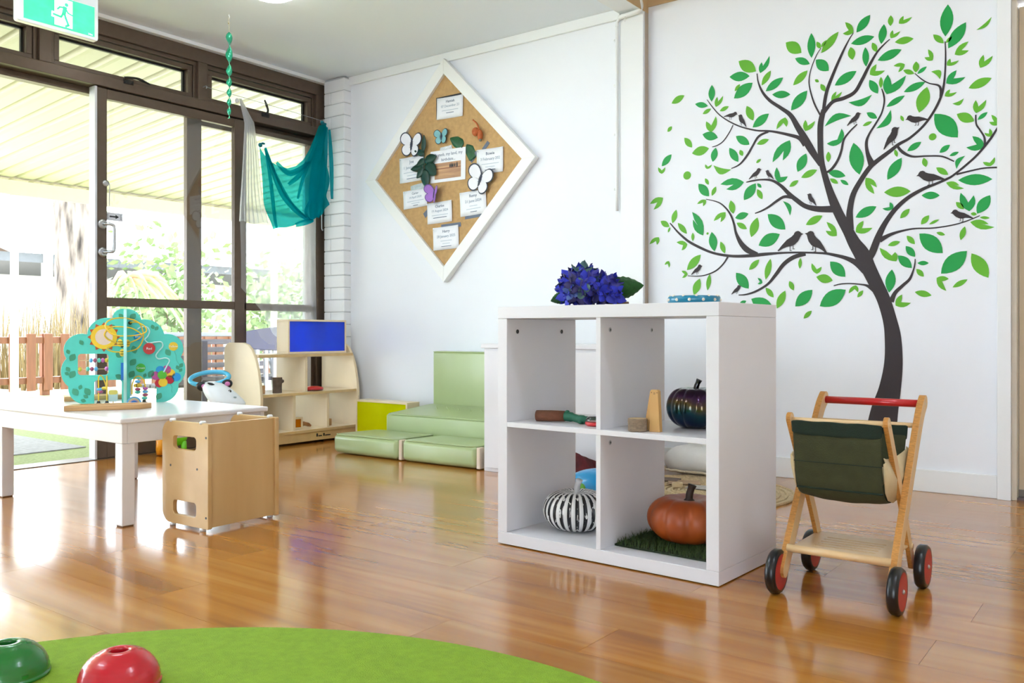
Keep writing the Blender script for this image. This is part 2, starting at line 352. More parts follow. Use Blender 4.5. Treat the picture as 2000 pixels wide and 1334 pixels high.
def latch(w, up):
    a = MB().box(-4.60, w-.028, 2.062, -4.588, w+.028, 2.086).cyl((-4.588,w-.02,2.07),(-4.583,w-.02,2.07),.006,n=8).cyl((-4.588,w+.02,2.07),(-4.583,w+.02,2.07),.006,n=8)
    o = a.done('latch_plate', m_black, win, bevel=.002)
    P = [(-4.585,w,2.078),(-4.572,w+.004,2.10),(-4.572,w-.006,2.13),(-4.575,w-.02,2.165)] if up else [(-4.585,w-.03,2.09),(-4.575,w,2.095),(-4.572,w+.05,2.098),(-4.575,w+.12,2.083)]
    MB().tube(spline(P, 4), [.007]*8+[.008]*2+[.006]*2+[.004], 8).done('latch_handle', m_black, o, smooth=True)
latch(2.61, False); latch(3.53, True)
# fixed side light at the corner
s = MB()
for a in ((3.39, 3.955, 1.955, 1.985), (3.39, 3.955, .828, .874), (3.39, 3.955, 0, .11), (3.388, 3.41, .11, 1.955), (3.93, 3.955, .11, 1.955)): member(s, *a, -4.69, -4.625)
s.done('side_light_frame', m_bronze, win, bevel=.0025)
MB().box(-4.662, 3.41, .11, -4.658, 3.93, .828).done('pane', m_glass, win); MB().box(-4.662, 3.41, .874, -4.658, 3.93, 1.955).done('pane', m_glass, win)
# second, outer fixed leaf whose stile shows through the door glass
s = MB()
for a in ((3.04, 3.14, .0, 1.985), (3.14, 3.40, 0, .11), (3.14, 3.40, 1.95, 1.985)): member(s, *a, -4.735, -4.700)
s.done('outer_leaf_stile', m_bronze, win, bevel=.003)
MB().box(-4.74, 1.20, -.03, -4.60, 3.96, .004).done('sill_track', m_bronze, win, bevel=.002)
# hooks and curtain wire
MB().tube(spline([(-4.60,3.085,2.155),(-4.575,3.085,2.158),(-4.565,3.085,2.15),(-4.57,3.085,2.142)], 4), .003, 6).tube([(-4.57,3.085,2.15),(-4.56,3.3,2.142),(-4.555,3.7,2.128),(-4.57,4.01,2.122)], .0016, 6).done('curtain_wire', m_steel, win)
MB().box(-4.60, 3.985, 2.112, -4.565, 4.03, 2.135).done('wire_bracket', m_steel, win, bevel=.002)
# ---- sliding door leaf
door = struct(thing('door_2', None, None, (0,0,0)))
for a, n in (((2.436, 2.498, .005, 2.015), 'stile'), ((3.314, 3.388, .005, 2.015), 'stile'), ((2.498, 3.314, 1.962, 2.015), 'rail'), ((2.498, 3.314, .831, .879), 'rail'), ((2.498, 3.314, .005, .125), 'rail')):
    m = MB(); member(m, *a, -4.648, -4.612); m.done(n, m_bronze, door, bevel=.003)
for z0, z1 in ((.125, .831), (.879, 1.962)): MB().box(-4.632, 2.498, z0, -4.628, 3.314, z1).done('pane', m_glass, door)
MB().box(-4.66, 2.424, .005, -4.60, 2.436, 2.015).done('lit_stile_edge', mat('pale_lit_edge', (206,206,212), .35, metal=.3), door)  # pale strip: daylight on the stile edge put into the colour
h = MB().tube(spline([(-4.612,2.475,1.276),(-4.585,2.475,1.276),(-4.57,2.50,1.273),(-4.567,2.512,1.262),(-4.567,2.514,1.20),(-4.567,2.512,1.137),(-4.57,2.50,1.126),(-4.585,2.475,1.123),(-4.612,2.475,1.123)], 5), .0085, 10)
hd = h.done('pull_handle', m_steel, door, smooth=True)
for z in (1.276, 1.123): MB().lathe([(.027,0),(.027,.004),(.022,.008),(.008,.009)], 20, (-4.612,2.472,z), (0,1,0), (1,0,0)).done('rose', m_steel, hd, smooth=True)
hk = MB().lathe([(.018,0),(.018,.003),(.012,.006)], 16, (-4.612,2.49,1.50), (0,1,0), (1,0,0)).tube(spline([(-4.60,2.495,1.50),(-4.59,2.50,1.49),(-4.598,2.503,1.40),(-4.598,2.503,1.375)], 4), .0025, 6).done('hook_and_eye', m_steel, door, smooth=True)
sg = MB().box(-4.6275, 2.502, 1.302, -4.6255, 2.594, 1.346).done('slide_sticker', mat('sticker_grey', (206,208,216), .4), door)
m_ink = mat('black_ink', (26,30,34), .5)
MB().poly([(-.026,-.004),(.008,-.004),(.008,-.012),(.028,0),(.008,.012),(.008,.004),(-.026,.004)], .0004, Matrix.Translation((-4.6253,2.545,1.324)) @ FACE_U).done('arrow', m_ink, sg)
text('SLIDE', .012, m_ink, sg, (-4.6252,2.584,1.324), (0, -pi/2, pi/2) if False else (pi/2, pi/2, pi/2))
text('SLIDE', .012, m_ink, sg, (-4.6252,2.508,1.324), (pi/2, -pi/2, pi/2))
MB().box(-4.648, 2.4235, .90, -4.64, 2.4245, .955).done('edge_label', mat('blue_label', (70,84,170), .4), door)
# ================================================================ OUTSIDE
m_turf = mat('synthetic_turf', (164,176,124), .9, var=.25, scale=60, bump=.8, bscale=250)
gr = struct(MB().box(-10.6, -8, -.12, -4.75, 26, -.035).done('ground_turf', m_turf))
gs = struct(MB().box(-46, -14, -.14, -10.6, 60, -.05).done('ground_sand', mat('pale_dry_ground', (206,196,178), .9, var=.1, scale=2)))
wo = struct(MB().box(-4.88, 4.07, -.1, -4.75, 4.3, 2.62).done('wall_outside', mat('outside_render', (206,208,214), .8, var=.03)))
mt = MB().poly([(-5.40,2.30),(-5.423,2.80),(-6.72,2.83),(-6.70,2.20)][::-1], .006, Matrix.Translation((0,0,-.034))).done('door_mat', mat('grey_mat', (168,166,172), .9, var=.2, scale=30))
tag(mt, 'flat grey mat lying on the turf outside the open door', 'mat')
# ---- patio roof
m_cream = mat('cream_steel_sheet', (178,172,156), .45, var=.02, scale=3)
pr = thing('patio_roof', 'cream corrugated steel patio roof on slim posts outside the glazing', 'roof', (0,0,0))
def sheetmesh():
    a = MB(); prof = []
    for k in range(4):
        y = k*.2
        prof += [(y,0),(y+.05,0),(y+.065,.028),(y+.085,.028),(y+.10,0),(y+.125,.006),(y+.15,0)]
    prof.append((.8,0))
    f = lambda u, z: z+2.24+(u+9.5)*(2.60-2.24)/(9.5-4.76)
    a.grid([[(u, y, f(u,z)) for y, z in prof] for u in (-9.5,-7.1,-4.76)]); return a.mesh('roof_sheet')
rs = sheetmesh()
for k in range(19): link('roof_sheet', rs, m_cream, pr, loc=(0, -4.8+.8*k, 0), solid=.002)
MB().box(-9.36, -5, 2.08, -9.28, 10.6, 2.225).done('beam', mat('cream_beam_paint', (176,166,142), .5, var=.03), pr, bevel=.004)
MB().box(-9.56, -5, 2.16, -9.48, 10.6, 2.27).done('gutter', m_cream, pr, bevel=.004)
for w0 in (.9, 4.08, 7.3): MB().box(-9.355, w0-.028, -.06, -9.285, w0+.028, 2.08).done('post', mat('post_paint', (216,214,196), .5, var=.03), pr, bevel=.004)
# ---- picket fence
m_pick = mat('stained_brown_timber', (122,72,48), .6, var=.25, scale=8, stretch=(3,3,.4))
fe = thing('picket_fence', 'low reddish brown timber picket fence beyond the turf', 'fence', (-10.3, 4, -.04))
pkm = MB().box(-.012,-.048,.065,.012,.048,.715); bmesh.ops.bevel(pkm.bm, geom=pkm.bm.edges[:], offset=.004, segments=1, affect='EDGES'); pkm = pkm.mesh('picket')
for k in range(38): link('picket', pkm, m_pick, fe, loc=(0.02, -1.6+.19*k, 0))
for z in (.605, .145): MB().box(-.03, -1.7, z, .006, 5.5, z+.075).done('fence_rail', m_pick, fe, bevel=.004)
for y in (-1.6, .87, 3.15, 5.4): MB().box(-.10, y-.045, 0, -.03, y+.045, .72).done('fence_post', m_pick, fe, bevel=.004)
m_wht = mat('flat_white_print', (240,238,232), .6, var=.03)
for z, s in ((.47, 1), (.30, -1)):   # footprint shapes painted on one picket
    f = MB(); f.poly(circ(.006*s, -.01, .026, 14, .05), .002, Matrix.Translation((.036, -1.6+.19*6, z)) @ FACE_U)
    for j in range(5): f.poly(circ((-.024+.012*j)*s, .055-.004*abs(j-2)*1.6, .0075, 8), .002, Matrix.Translation((.036, -1.6+.19*6, z)) @ FACE_U)
    f.done('painted_footprint', m_wht, fe)
# ---- big gum tree
tt = thing('gum_tree', 'big pale barked tree trunk standing beyond the picket fence', 'tree', (-14.0, 7.25, -.05))
rings = []; a = MB()
for j in range(30):
    z = j*.16; R = .44*(1-.035*j*.5)+.25*math.exp(-z*2.2); rings.append([])
    for i in range(36):
        th = 2*pi*i/36; r = R*(1+.10*sin(5*th+.3*z)+.06*sin(11*th+1.7*z)+.03*random.uniform(-1,1)); rings[-1].append(a.bm.verts.new((r*cos(th)+.05*sin(z), r*sin(th)-.07*z, z)))
a.skin(rings).done('trunk', mat('pale_bark', (150,138,126), .9, col2=(40,34,30), scale=5, stretch=(2,2,.35), bump=.9, bscale=14), tt, smooth=True)
m_frond = mat('fern_green', (150,176,110), .6, var=.3, scale=6)
m_dryfrond = mat('fern_dry', (206,150,110), .6, var=.3, scale=6)
fn = thing('staghorn_fern', 'staghorn fern with long drooping fronds on the pale tree trunk', 'fern', (-13.3, 7.55, 1.55))
for k in range(16):
    th = random.uniform(-.4, 2.6); L = random.uniform(.5, 1.0); up = random.uniform(.0,.7); w0 = .05; f = MB()
    P = [Vector((.1*t*L+.25*t, cos(th)*L*t*.9, up*t*1.0-.9*t*t*L)) for t in (0,.25,.5,.75,1)]
    f.grid([[p+Vector((0,0,w0*s*(1.15-abs(i/4-.4)))) for s in (-1,1)] for i, p in enumerate(P)]).done('frond', m_frond if k % 3 else m_dryfrond, fn, smooth=True, solid=.006)
# ---- shrubs and grasses
def foliage(n, rad, size, seed):
    r = random.Random(seed); a = MB()
    for _ in range(n):
        p = Vector((max(-1,min(1,r.gauss(0,.5)))*rad[0], max(-1,min(1,r.gauss(0,.55)))*rad[1], abs(r.gauss(.5,.32))*rad[2])); d = Vector((r.uniform(-1,1), r.uniform(-1,1), r.uniform(-.5,1))).normalized()
        q = d.orthogonal().normalized(); L = size*r.uniform(.6,1.4)
        a.bm.faces.new([a.bm.verts.new(p+v) for v in (d*0, d*L*.5+q*L*.28, d*L, d*L*.5-q*L*.28)])
    return a.mesh('foliage')
for i, (u, w0, hh, lab, c) in enumerate(((-17.5, 10.8, 2.4, 'loose green shrub growing against the grey roofed shelter', (118,142,88)), (-17.0, 13.5, 2.1, 'paler green shrub growing under the grey shelter roof', (134,156,104)), (-15.8, 16.3, 1.5, 'low grassy shrub growing past the shelter post', (176,190,142)))):
    sh = thing('shrub', lab, 'shrub', (u, w0, -.05))
    o = link('foliage', foliage(1500, (1.0,1.1,hh), .2, i), mat('shrub_green_%d' % i, c, .7, var=.35, scale=4), sh); o['kind'] = 'stuff'
    s = MB()
    for k in range(5): s.tube([(0,.05*k,0),(.1*k-.2,.2*k-.4,hh*.7)], [.03,.01], 6)
    s.done('stem', mat('shrub_stem', (120,100,80), .8), sh)
def tuft(n, R, H, seed):
    r = random.Random(seed); a = MB()
    for _ in range(n):
        x, y = max(-1.2,min(1.2,r.gauss(0,1)))*R, max(-1.2,min(1.2,r.gauss(0,1)))*R*1.3; th = r.uniform(0,2*pi); H1 = H*r.uniform(.5,1.1); b = r.uniform(.1,.25)*H1; c, s_ = cos(th), sin(th); w0 = .012
        a.grid([[(x+c*b*t*t-s_*w0*k*(1-t), y+s_*b*t*t+c*w0*k*(1-t), H1*t) for k in (-1,1)] for t in (0,.5,.97)])
    return a.mesh('blades')
for i, (u, w0, lab) in enumerate(((-12.2, 4.2, 'tall dry grass clump behind the picket fence'), (-12.0, 5.75, 'tall straw coloured grass clump beside the pale tree trunk'))):
    g = thing('grass_clump', lab, 'grass', (u, w0, -.06)); o = link('blades', tuft(420, .36, 1.25, i), mat('dry_grass', (120,104,66), .8, var=.3, scale=5), g); o['kind'] = 'stuff'
# ---- neighbouring buildings
sb = thing('shelter_building', 'distant open shelter with a pale grey roof and slim posts', 'building', (-20, 16, -.05))
MB().poly([(0,2.9),(.3,2.95),(5,4.6),(5,4.5),(0,2.75)], 14, Matrix(((-1,0,0,0),(0,0,1,-8),(0,1,0,0),(0,0,0,1)))).done('roof', mat('pale_grey_roof', (170,174,178), .6, var=.04), sb)
MB().box(.0,-8,2.62,.14,6,2.86).done('gutter', mat('pale_gutter', (226,232,230), .5), sb)
MB().box(-5,-8,2.3,-.1,6,2.5).done('soffit', mat('soffit_grey', (92,94,98), .7), sb)
for y in (-6.5,-3.2,.2,3.4): MB().box(-.2,y-.09,0,-.02,y+.09,2.75).done('post', mat('shelter_post', (206,214,204), .6), sb)
MB().box(-5,-8,0,-4.8,6,2.4).done('back_wall', mat('shelter_wall', (226,224,220), .7), sb)
hb = thing('neighbour_house', 'distant house with a brown edged tiled roof past the fence', 'building', (-26.5, 8.5, -.05))
MB().poly([(-3.4,2.9),(0,4.2),(3.4,2.9),(3.4,2.75),(-3.4,2.75)], 6, Matrix(((0,0,-1,0),(1,0,0,0),(0,1,0,0),(0,0,0,1)))).done('roof', mat('brown_tile_roof', (84,68,54), .7, var=.1), hb)
MB().box(-6,-3,0,-.3,3,2.8).done('wall', mat('house_wall', (180,176,168), .7), hb)
# ---- garden benches just outside the glazing
m_gslat = mat('weathered_grey_timber', (104,96,100), .6, var=.2, scale=10, stretch=(3,.4,3))
m_alu = mat('grey_bench_frame', (150,152,158), .4, metal=.5)
b1 = thing('garden_bench', 'grey garden bench with horizontal back slats outside the sliding door', 'bench', (-6.38, 3.95, -.035))
for k in range(6): MB().box(-.015,-.02,.30+.065*k,.012,.98,.342+.065*k).done('slat', m_gslat, b1, bevel=.004)
for k in range(5): MB().box(-.46+.085*k,-.02,.27,-.39+.085*k,.98,.295).done('seat_slat', m_gslat, b1, bevel=.004)
for y in (-.05, 1.01):
    MB().tube(spline([(.06,y,0),(.05,y,.25),(.0,y,.50),(-.10,y,.62),(-.25,y,.64),(-.44,y,.58),(-.47,y,.40),(-.48,y,0)], 5), .024, 8).done('end_frame', m_alu, b1, smooth=True)
MB().box(-.02,-.05,.69,.02,1.02,.725).done('top_rail', m_alu, b1, bevel=.005)
b2 = thing('garden_bench', 'dark garden bench with an arched top rail over upright slats', 'bench', (-5.72, 4.12, -.035))
m_dslat = mat('dark_timber', (58,50,60), .5, var=.15, scale=9)
m_lslat = mat('silvered_slat', (176,172,182), .5, var=.1, scale=9)
N = 12; top = [(x/N*1.0, .715+.055*sin(pi*x/N)) for x in range(N+1)]; bot = [(x/N*1.0, .615-.04*sin(pi*x/N)) for x in range(N+1)]
MB().poly(top+bot[::-1], .03, Matrix.Translation((-.03,0,0)) @ FACE_U).done('arched_rail', m_dslat, b2, bevel=.004)
for k in range(12): MB().box(-.03,.03+.083*k,.12,-.008,.062+.083*k,.66).done('slat', m_lslat, b2, bevel=.003)
MB().box(-.035,0,.06,.0,1.0,.13).done('lower_rail', m_dslat, b2, bevel=.004)
MB().box(-.48,0,.34,-.035,1.0,.37).done('seat', m_dslat, b2, bevel=.004)
for y in (.0,.95):
    for x in (-.035,-.48): MB().box(x,y,0,x+.045,y+.05,.66).done('leg', m_dslat, b2, bevel=.004)
# ================================================================ TREE MURAL
LEAVES='''
l g -2.029 1.867 -1.957 1.897 0.45
l g -2.052 1.724 -2.027 1.749 0.6
l d -2.085 1.550 -2.029 1.605 0.45
l g -1.957 1.681 -1.915 1.626 0.45
l g -1.915 1.596 -1.823 1.610 0.5
l d -1.808 1.925 -1.809 1.842 0.42
v g -1.787 1.812 -1.779 1.861 -1.749 1.861
l d -1.898 1.844 -1.829 1.823 0.4
l g -1.857 1.787 -1.812 1.807 0.42
l g -1.766 1.788 -1.719 1.804 0.42
v g -1.810 1.689 -1.838 1.747 -1.787 1.765
l d -1.858 1.685 -1.776 1.657 0.5
l d -1.682 1.652 -1.613 1.602 0.45
l g -1.576 1.599 -1.516 1.614 0.42
l d -1.803 1.540 -1.787 1.609 0.5
l d -1.716 1.599 -1.670 1.524 0.42
l g -1.662 1.582 -1.647 1.551 0.6
l g -1.579 1.508 -1.556 1.525 0.5
v d -1.415 1.597 -1.498 1.502 -1.449 1.505
l g -1.668 2.018 -1.580 1.952 0.5
v d -1.559 1.940 -1.552 1.991 -1.513 2.015
l d -1.715 1.949 -1.612 1.935 0.45
l d -1.692 1.839 -1.597 1.900 0.5
l g -1.688 1.874 -1.661 1.904 0.45
l g -1.552 1.879 -1.507 1.943 0.38
l d -1.532 1.848 -1.447 1.899 0.4
l d -1.500 1.827 -1.412 1.813 0.4
l g -1.627 1.792 -1.594 1.716 0.45
l d -1.597 1.683 -1.516 1.738 0.45
v g -1.437 1.708 -1.479 1.658 -1.431 1.662
v g -1.342 1.630 -1.341 1.682 -1.297 1.671
l g -1.434 2.063 -1.360 2.000 0.55
l d -1.314 2.083 -1.313 1.967 0.32
l g -1.289 2.038 -1.272 2.003 0.5
l g -1.269 2.009 -1.244 2.036 0.4
l g -1.269 1.981 -1.190 2.064 0.33
l d -1.390 1.980 -1.321 1.940 0.4
l d -1.293 1.955 -1.234 1.893 0.55
l g -1.399 1.854 -1.331 1.912 0.4
l g -1.297 1.863 -1.279 1.849 0.6
l g -1.271 1.838 -1.250 1.801 0.5
l d -1.409 1.737 -1.333 1.818 0.45
l d -1.378 1.443 -1.338 1.525 0.5
v g -1.125 2.046 -1.161 2.101 -1.171 2.052
l d -1.111 2.044 -1.052 2.111 0.45
l d -1.135 1.998 -1.034 2.010 0.38
l g -1.128 1.924 -1.137 1.983 0.55
l d -1.073 1.970 -1.069 1.882 0.33
l g -1.043 1.985 -1.024 1.939 0.45
l d -1.005 1.971 -0.993 2.057 0.4
l g -0.965 2.090 -0.966 2.043 0.5
v g -0.931 2.046 -0.912 2.076 -0.877 2.064
v g -0.965 1.989 -0.957 2.023 -0.926 2.012
l g -0.948 1.968 -0.871 1.968 0.42
l d -1.020 1.901 -0.920 1.930 0.4
v g -1.053 1.843 -1.025 1.885 -0.989 1.850
v d -0.982 1.744 -0.977 1.830 -0.902 1.813
l d -1.055 1.820 -1.019 1.753 0.45
l g -1.006 1.825 -1.006 1.775 0.35
l d -1.207 1.821 -1.111 1.870 0.42
v g -1.222 1.751 -1.200 1.792 -1.175 1.787
s d -1.146 1.734 -1.044 1.752 -0.34
s d -1.253 1.639 -1.134 1.670 0.3
l d -1.067 1.675 -1.022 1.643 0.45
l g -1.084 1.618 -1.044 1.632 0.38
s d -1.026 1.598 -0.965 1.672 -0.36
l g -0.924 1.641 -0.912 1.614 0.45
v d -1.181 1.554 -1.243 1.559 -1.177 1.618
l g -1.236 1.521 -1.236 1.472 0.45
l d -1.124 1.547 -1.098 1.400 0.42
l d -0.983 1.688 -0.907 1.726 0.32
l g -0.817 1.749 -0.849 1.642 0.48
l d -0.911 1.742 -0.824 1.771 0.35
v g -0.907 1.863 -0.953 1.864 -0.934 1.833
l g -0.861 1.867 -0.862 1.819 0.55
l g -0.913 1.838 -0.869 1.815 0.42
l d -0.856 1.812 -0.818 1.837 0.38
v g -0.795 1.859 -0.813 1.910 -0.827 1.878
s g -0.801 1.812 -0.766 1.773 0.5
l d -0.735 2.087 -0.745 1.952 0.38
l g -0.793 1.970 -0.751 1.924 0.38
l g -0.743 1.924 -0.719 1.947 0.45
l d -0.666 1.996 -0.734 1.899 0.42
s g -0.627 1.955 -0.570 1.998 -0.24
v g -0.709 1.868 -0.656 1.913 -0.655 1.875
v g -0.738 1.826 -0.726 1.854 -0.693 1.840
v d -0.742 1.751 -0.702 1.800 -0.668 1.765
v g -0.612 1.794 -0.600 1.846 -0.566 1.836
l g -0.656 1.716 -0.570 1.744 0.42
v g -0.747 1.697 -0.727 1.723 -0.701 1.707
s g -0.718 1.661 -0.674 1.676 -0.42
v g -0.628 1.607 -0.629 1.661 -0.590 1.657
l g -0.701 1.614 -0.635 1.574 0.52
l d -0.622 1.578 -0.585 1.605 0.4
v g -0.547 1.545 -0.571 1.591 -0.579 1.563
v g -0.571 1.501 -0.578 1.535 -0.597 1.520
v d -0.597 1.460 -0.642 1.512 -0.665 1.468
l d -0.788 1.628 -0.697 1.514 0.5
o g -0.795 1.530 -0.780 1.528
l d -0.897 1.481 -0.840 1.514 0.42
l d -0.768 1.458 -0.727 1.487 0.48
l d -0.729 1.440 -0.693 1.452 0.4
s d -0.702 1.381 -0.669 1.433 0.36
l g -0.948 1.495 -0.938 1.461 0.42
l d -0.979 1.364 -0.920 1.455 0.42
l g -0.831 1.444 -0.821 1.403 0.52
v g -2.085 1.511 -2.105 1.547 -2.065 1.543
o g -1.942 1.487 -1.921 1.484
v g -1.834 1.508 -1.843 1.532 -1.807 1.527
s g -1.799 1.522 -1.706 1.491 -0.36
l g -1.844 1.462 -1.825 1.428 0.45
l d -1.880 1.438 -1.823 1.370 0.5
l g -1.808 1.371 -1.786 1.415 0.45
v d -1.641 1.422 -1.763 1.423 -1.732 1.396
l d -1.641 1.334 -1.581 1.410 0.5
l d -1.574 1.409 -1.553 1.386 0.5
l g -1.574 1.381 -1.549 1.330 0.45
v d -1.469 1.403 -1.478 1.476 -1.425 1.427
l g -1.361 1.414 -1.287 1.443 0.4
l g -1.417 1.377 -1.375 1.403 0.45
v g -2.078 1.386 -2.153 1.361 -2.132 1.329
v g -1.839 1.353 -1.887 1.337 -1.855 1.323
l g -2.024 1.250 -2.002 1.318 0.42
l g -2.091 1.266 -2.042 1.233 0.5
l g -2.049 1.204 -2.037 1.231 0.4
l g -1.994 1.249 -1.943 1.190 0.36
v d -1.855 1.176 -1.915 1.299 -1.910 1.260
l g -1.911 1.194 -1.911 1.151 0.38
o g -1.831 1.184 -1.825 1.184
l d -1.809 1.190 -1.794 1.093 0.45
l g -1.762 1.139 -1.739 1.079 0.4
v g -1.941 1.137 -2.001 1.150 -1.973 1.108
v g -2.102 1.183 -2.155 1.150 -2.113 1.144
v g -2.045 1.056 -2.068 1.038 -2.044 1.022
l g -1.709 1.339 -1.695 1.272 0.48
l d -1.686 1.250 -1.618 1.266 0.5
l g -1.678 1.226 -1.626 1.192 0.42
v g -1.736 1.283 -1.798 1.244 -1.762 1.236
l g -1.573 1.244 -1.604 1.151 0.45
l d -1.522 1.256 -1.436 1.176 0.47
l d -1.567 1.108 -1.463 1.156 0.52
l g -1.339 1.191 -1.263 1.228 0.42
s d -1.448 1.312 -1.414 1.240 0.3
v g -1.198 1.130 -1.244 1.197 -1.248 1.157
l g -1.943 1.005 -1.867 1.080 0.4
v g -1.939 0.985 -1.973 1.002 -1.970 0.967
l g -1.905 0.878 -1.873 0.959 0.47
l g -1.831 0.898 -1.819 0.981 0.3
l g -1.615 0.992 -1.564 1.040 0.4
l g -1.532 0.942 -1.508 1.041 0.3
l d -1.681 0.981 -1.617 0.901 0.5
v d -1.548 0.927 -1.572 0.952 -1.572 0.923
l g -1.368 0.987 -1.365 1.038 0.33
v g -1.289 0.960 -1.312 1.010 -1.267 0.992
l g -1.291 0.946 -1.216 0.926 0.52
l g -1.417 0.931 -1.397 0.886 0.48
l g -1.532 0.903 -1.493 0.855 0.42
l g -1.477 0.802 -1.437 0.886 0.4
l d -1.389 0.810 -1.309 0.886 0.5
l d -1.604 0.851 -1.491 0.792 0.5
l d -1.665 0.825 -1.629 0.842 0.5
l g -1.350 0.753 -1.312 0.789 0.42
l d -1.239 1.429 -1.159 1.400 0.4
l g -1.229 1.396 -1.192 1.369 0.42
l d -1.182 1.385 -1.146 1.358 0.38
v g -1.071 1.383 -1.034 1.307 -1.024 1.335
l g -0.993 1.310 -0.883 1.304 0.42
l g -0.781 1.396 -0.734 1.360 0.42
v g -0.742 1.327 -0.691 1.310 -0.673 1.296
l d -0.696 1.333 -0.567 1.324 0.36
l d -0.839 1.282 -0.767 1.275 0.45
v d -0.653 1.198 -0.686 1.279 -0.637 1.263
l g -0.704 1.241 -0.674 1.208 0.48
l d -0.624 1.185 -0.576 1.258 0.52
l g -0.648 1.188 -0.625 1.182 0.6
l g -0.614 1.169 -0.577 1.163 0.33
v g -0.650 1.152 -0.581 1.138 -0.559 1.124
l g -0.670 1.135 -0.686 1.078 0.38
l d -1.115 1.208 -1.025 1.250 0.42
v d -0.955 1.234 -0.969 1.264 -1.000 1.239
l g -0.926 1.189 -0.887 1.228 0.45
v g -1.114 1.141 -1.081 1.190 -1.042 1.156
l g -0.841 1.156 -0.809 1.193 0.5
l g -0.809 1.154 -0.770 1.172 0.28
l g -0.780 1.117 -0.746 1.104 0.42
l d -0.848 1.117 -0.755 1.027 0.5
l g -0.899 1.111 -0.866 1.072 0.45
l g -0.977 1.073 -0.926 1.087 0.4
v g -0.942 1.001 -1.012 1.065 -0.947 1.042
l d -0.903 1.066 -0.865 1.017 0.48
l d -0.935 1.026 -0.878 0.969 0.48
l d -0.856 0.989 -0.810 0.987 0.42
l g -0.860 0.964 -0.830 0.929 0.48
l d -0.972 0.864 -0.960 0.966 0.42
l d -0.762 0.939 -0.662 1.031 0.5
l g -0.645 1.020 -0.582 0.915 0.44
v g -0.779 0.922 -0.732 0.916 -0.741 0.865
l g -0.717 0.879 -0.660 0.911 0.34
l g -0.866 0.864 -0.799 0.847 0.4
v g -0.945 0.806 -0.918 0.854 -0.882 0.817
l d -1.228 1.014 -1.160 0.941 0.52
l d -1.275 0.809 -1.158 0.882 0.5
v g -1.114 0.901 -1.145 0.865 -1.105 0.869
l g -1.107 0.846 -1.082 0.877 0.45
v g -0.573 1.379 -0.602 1.399 -0.559 1.414
'''
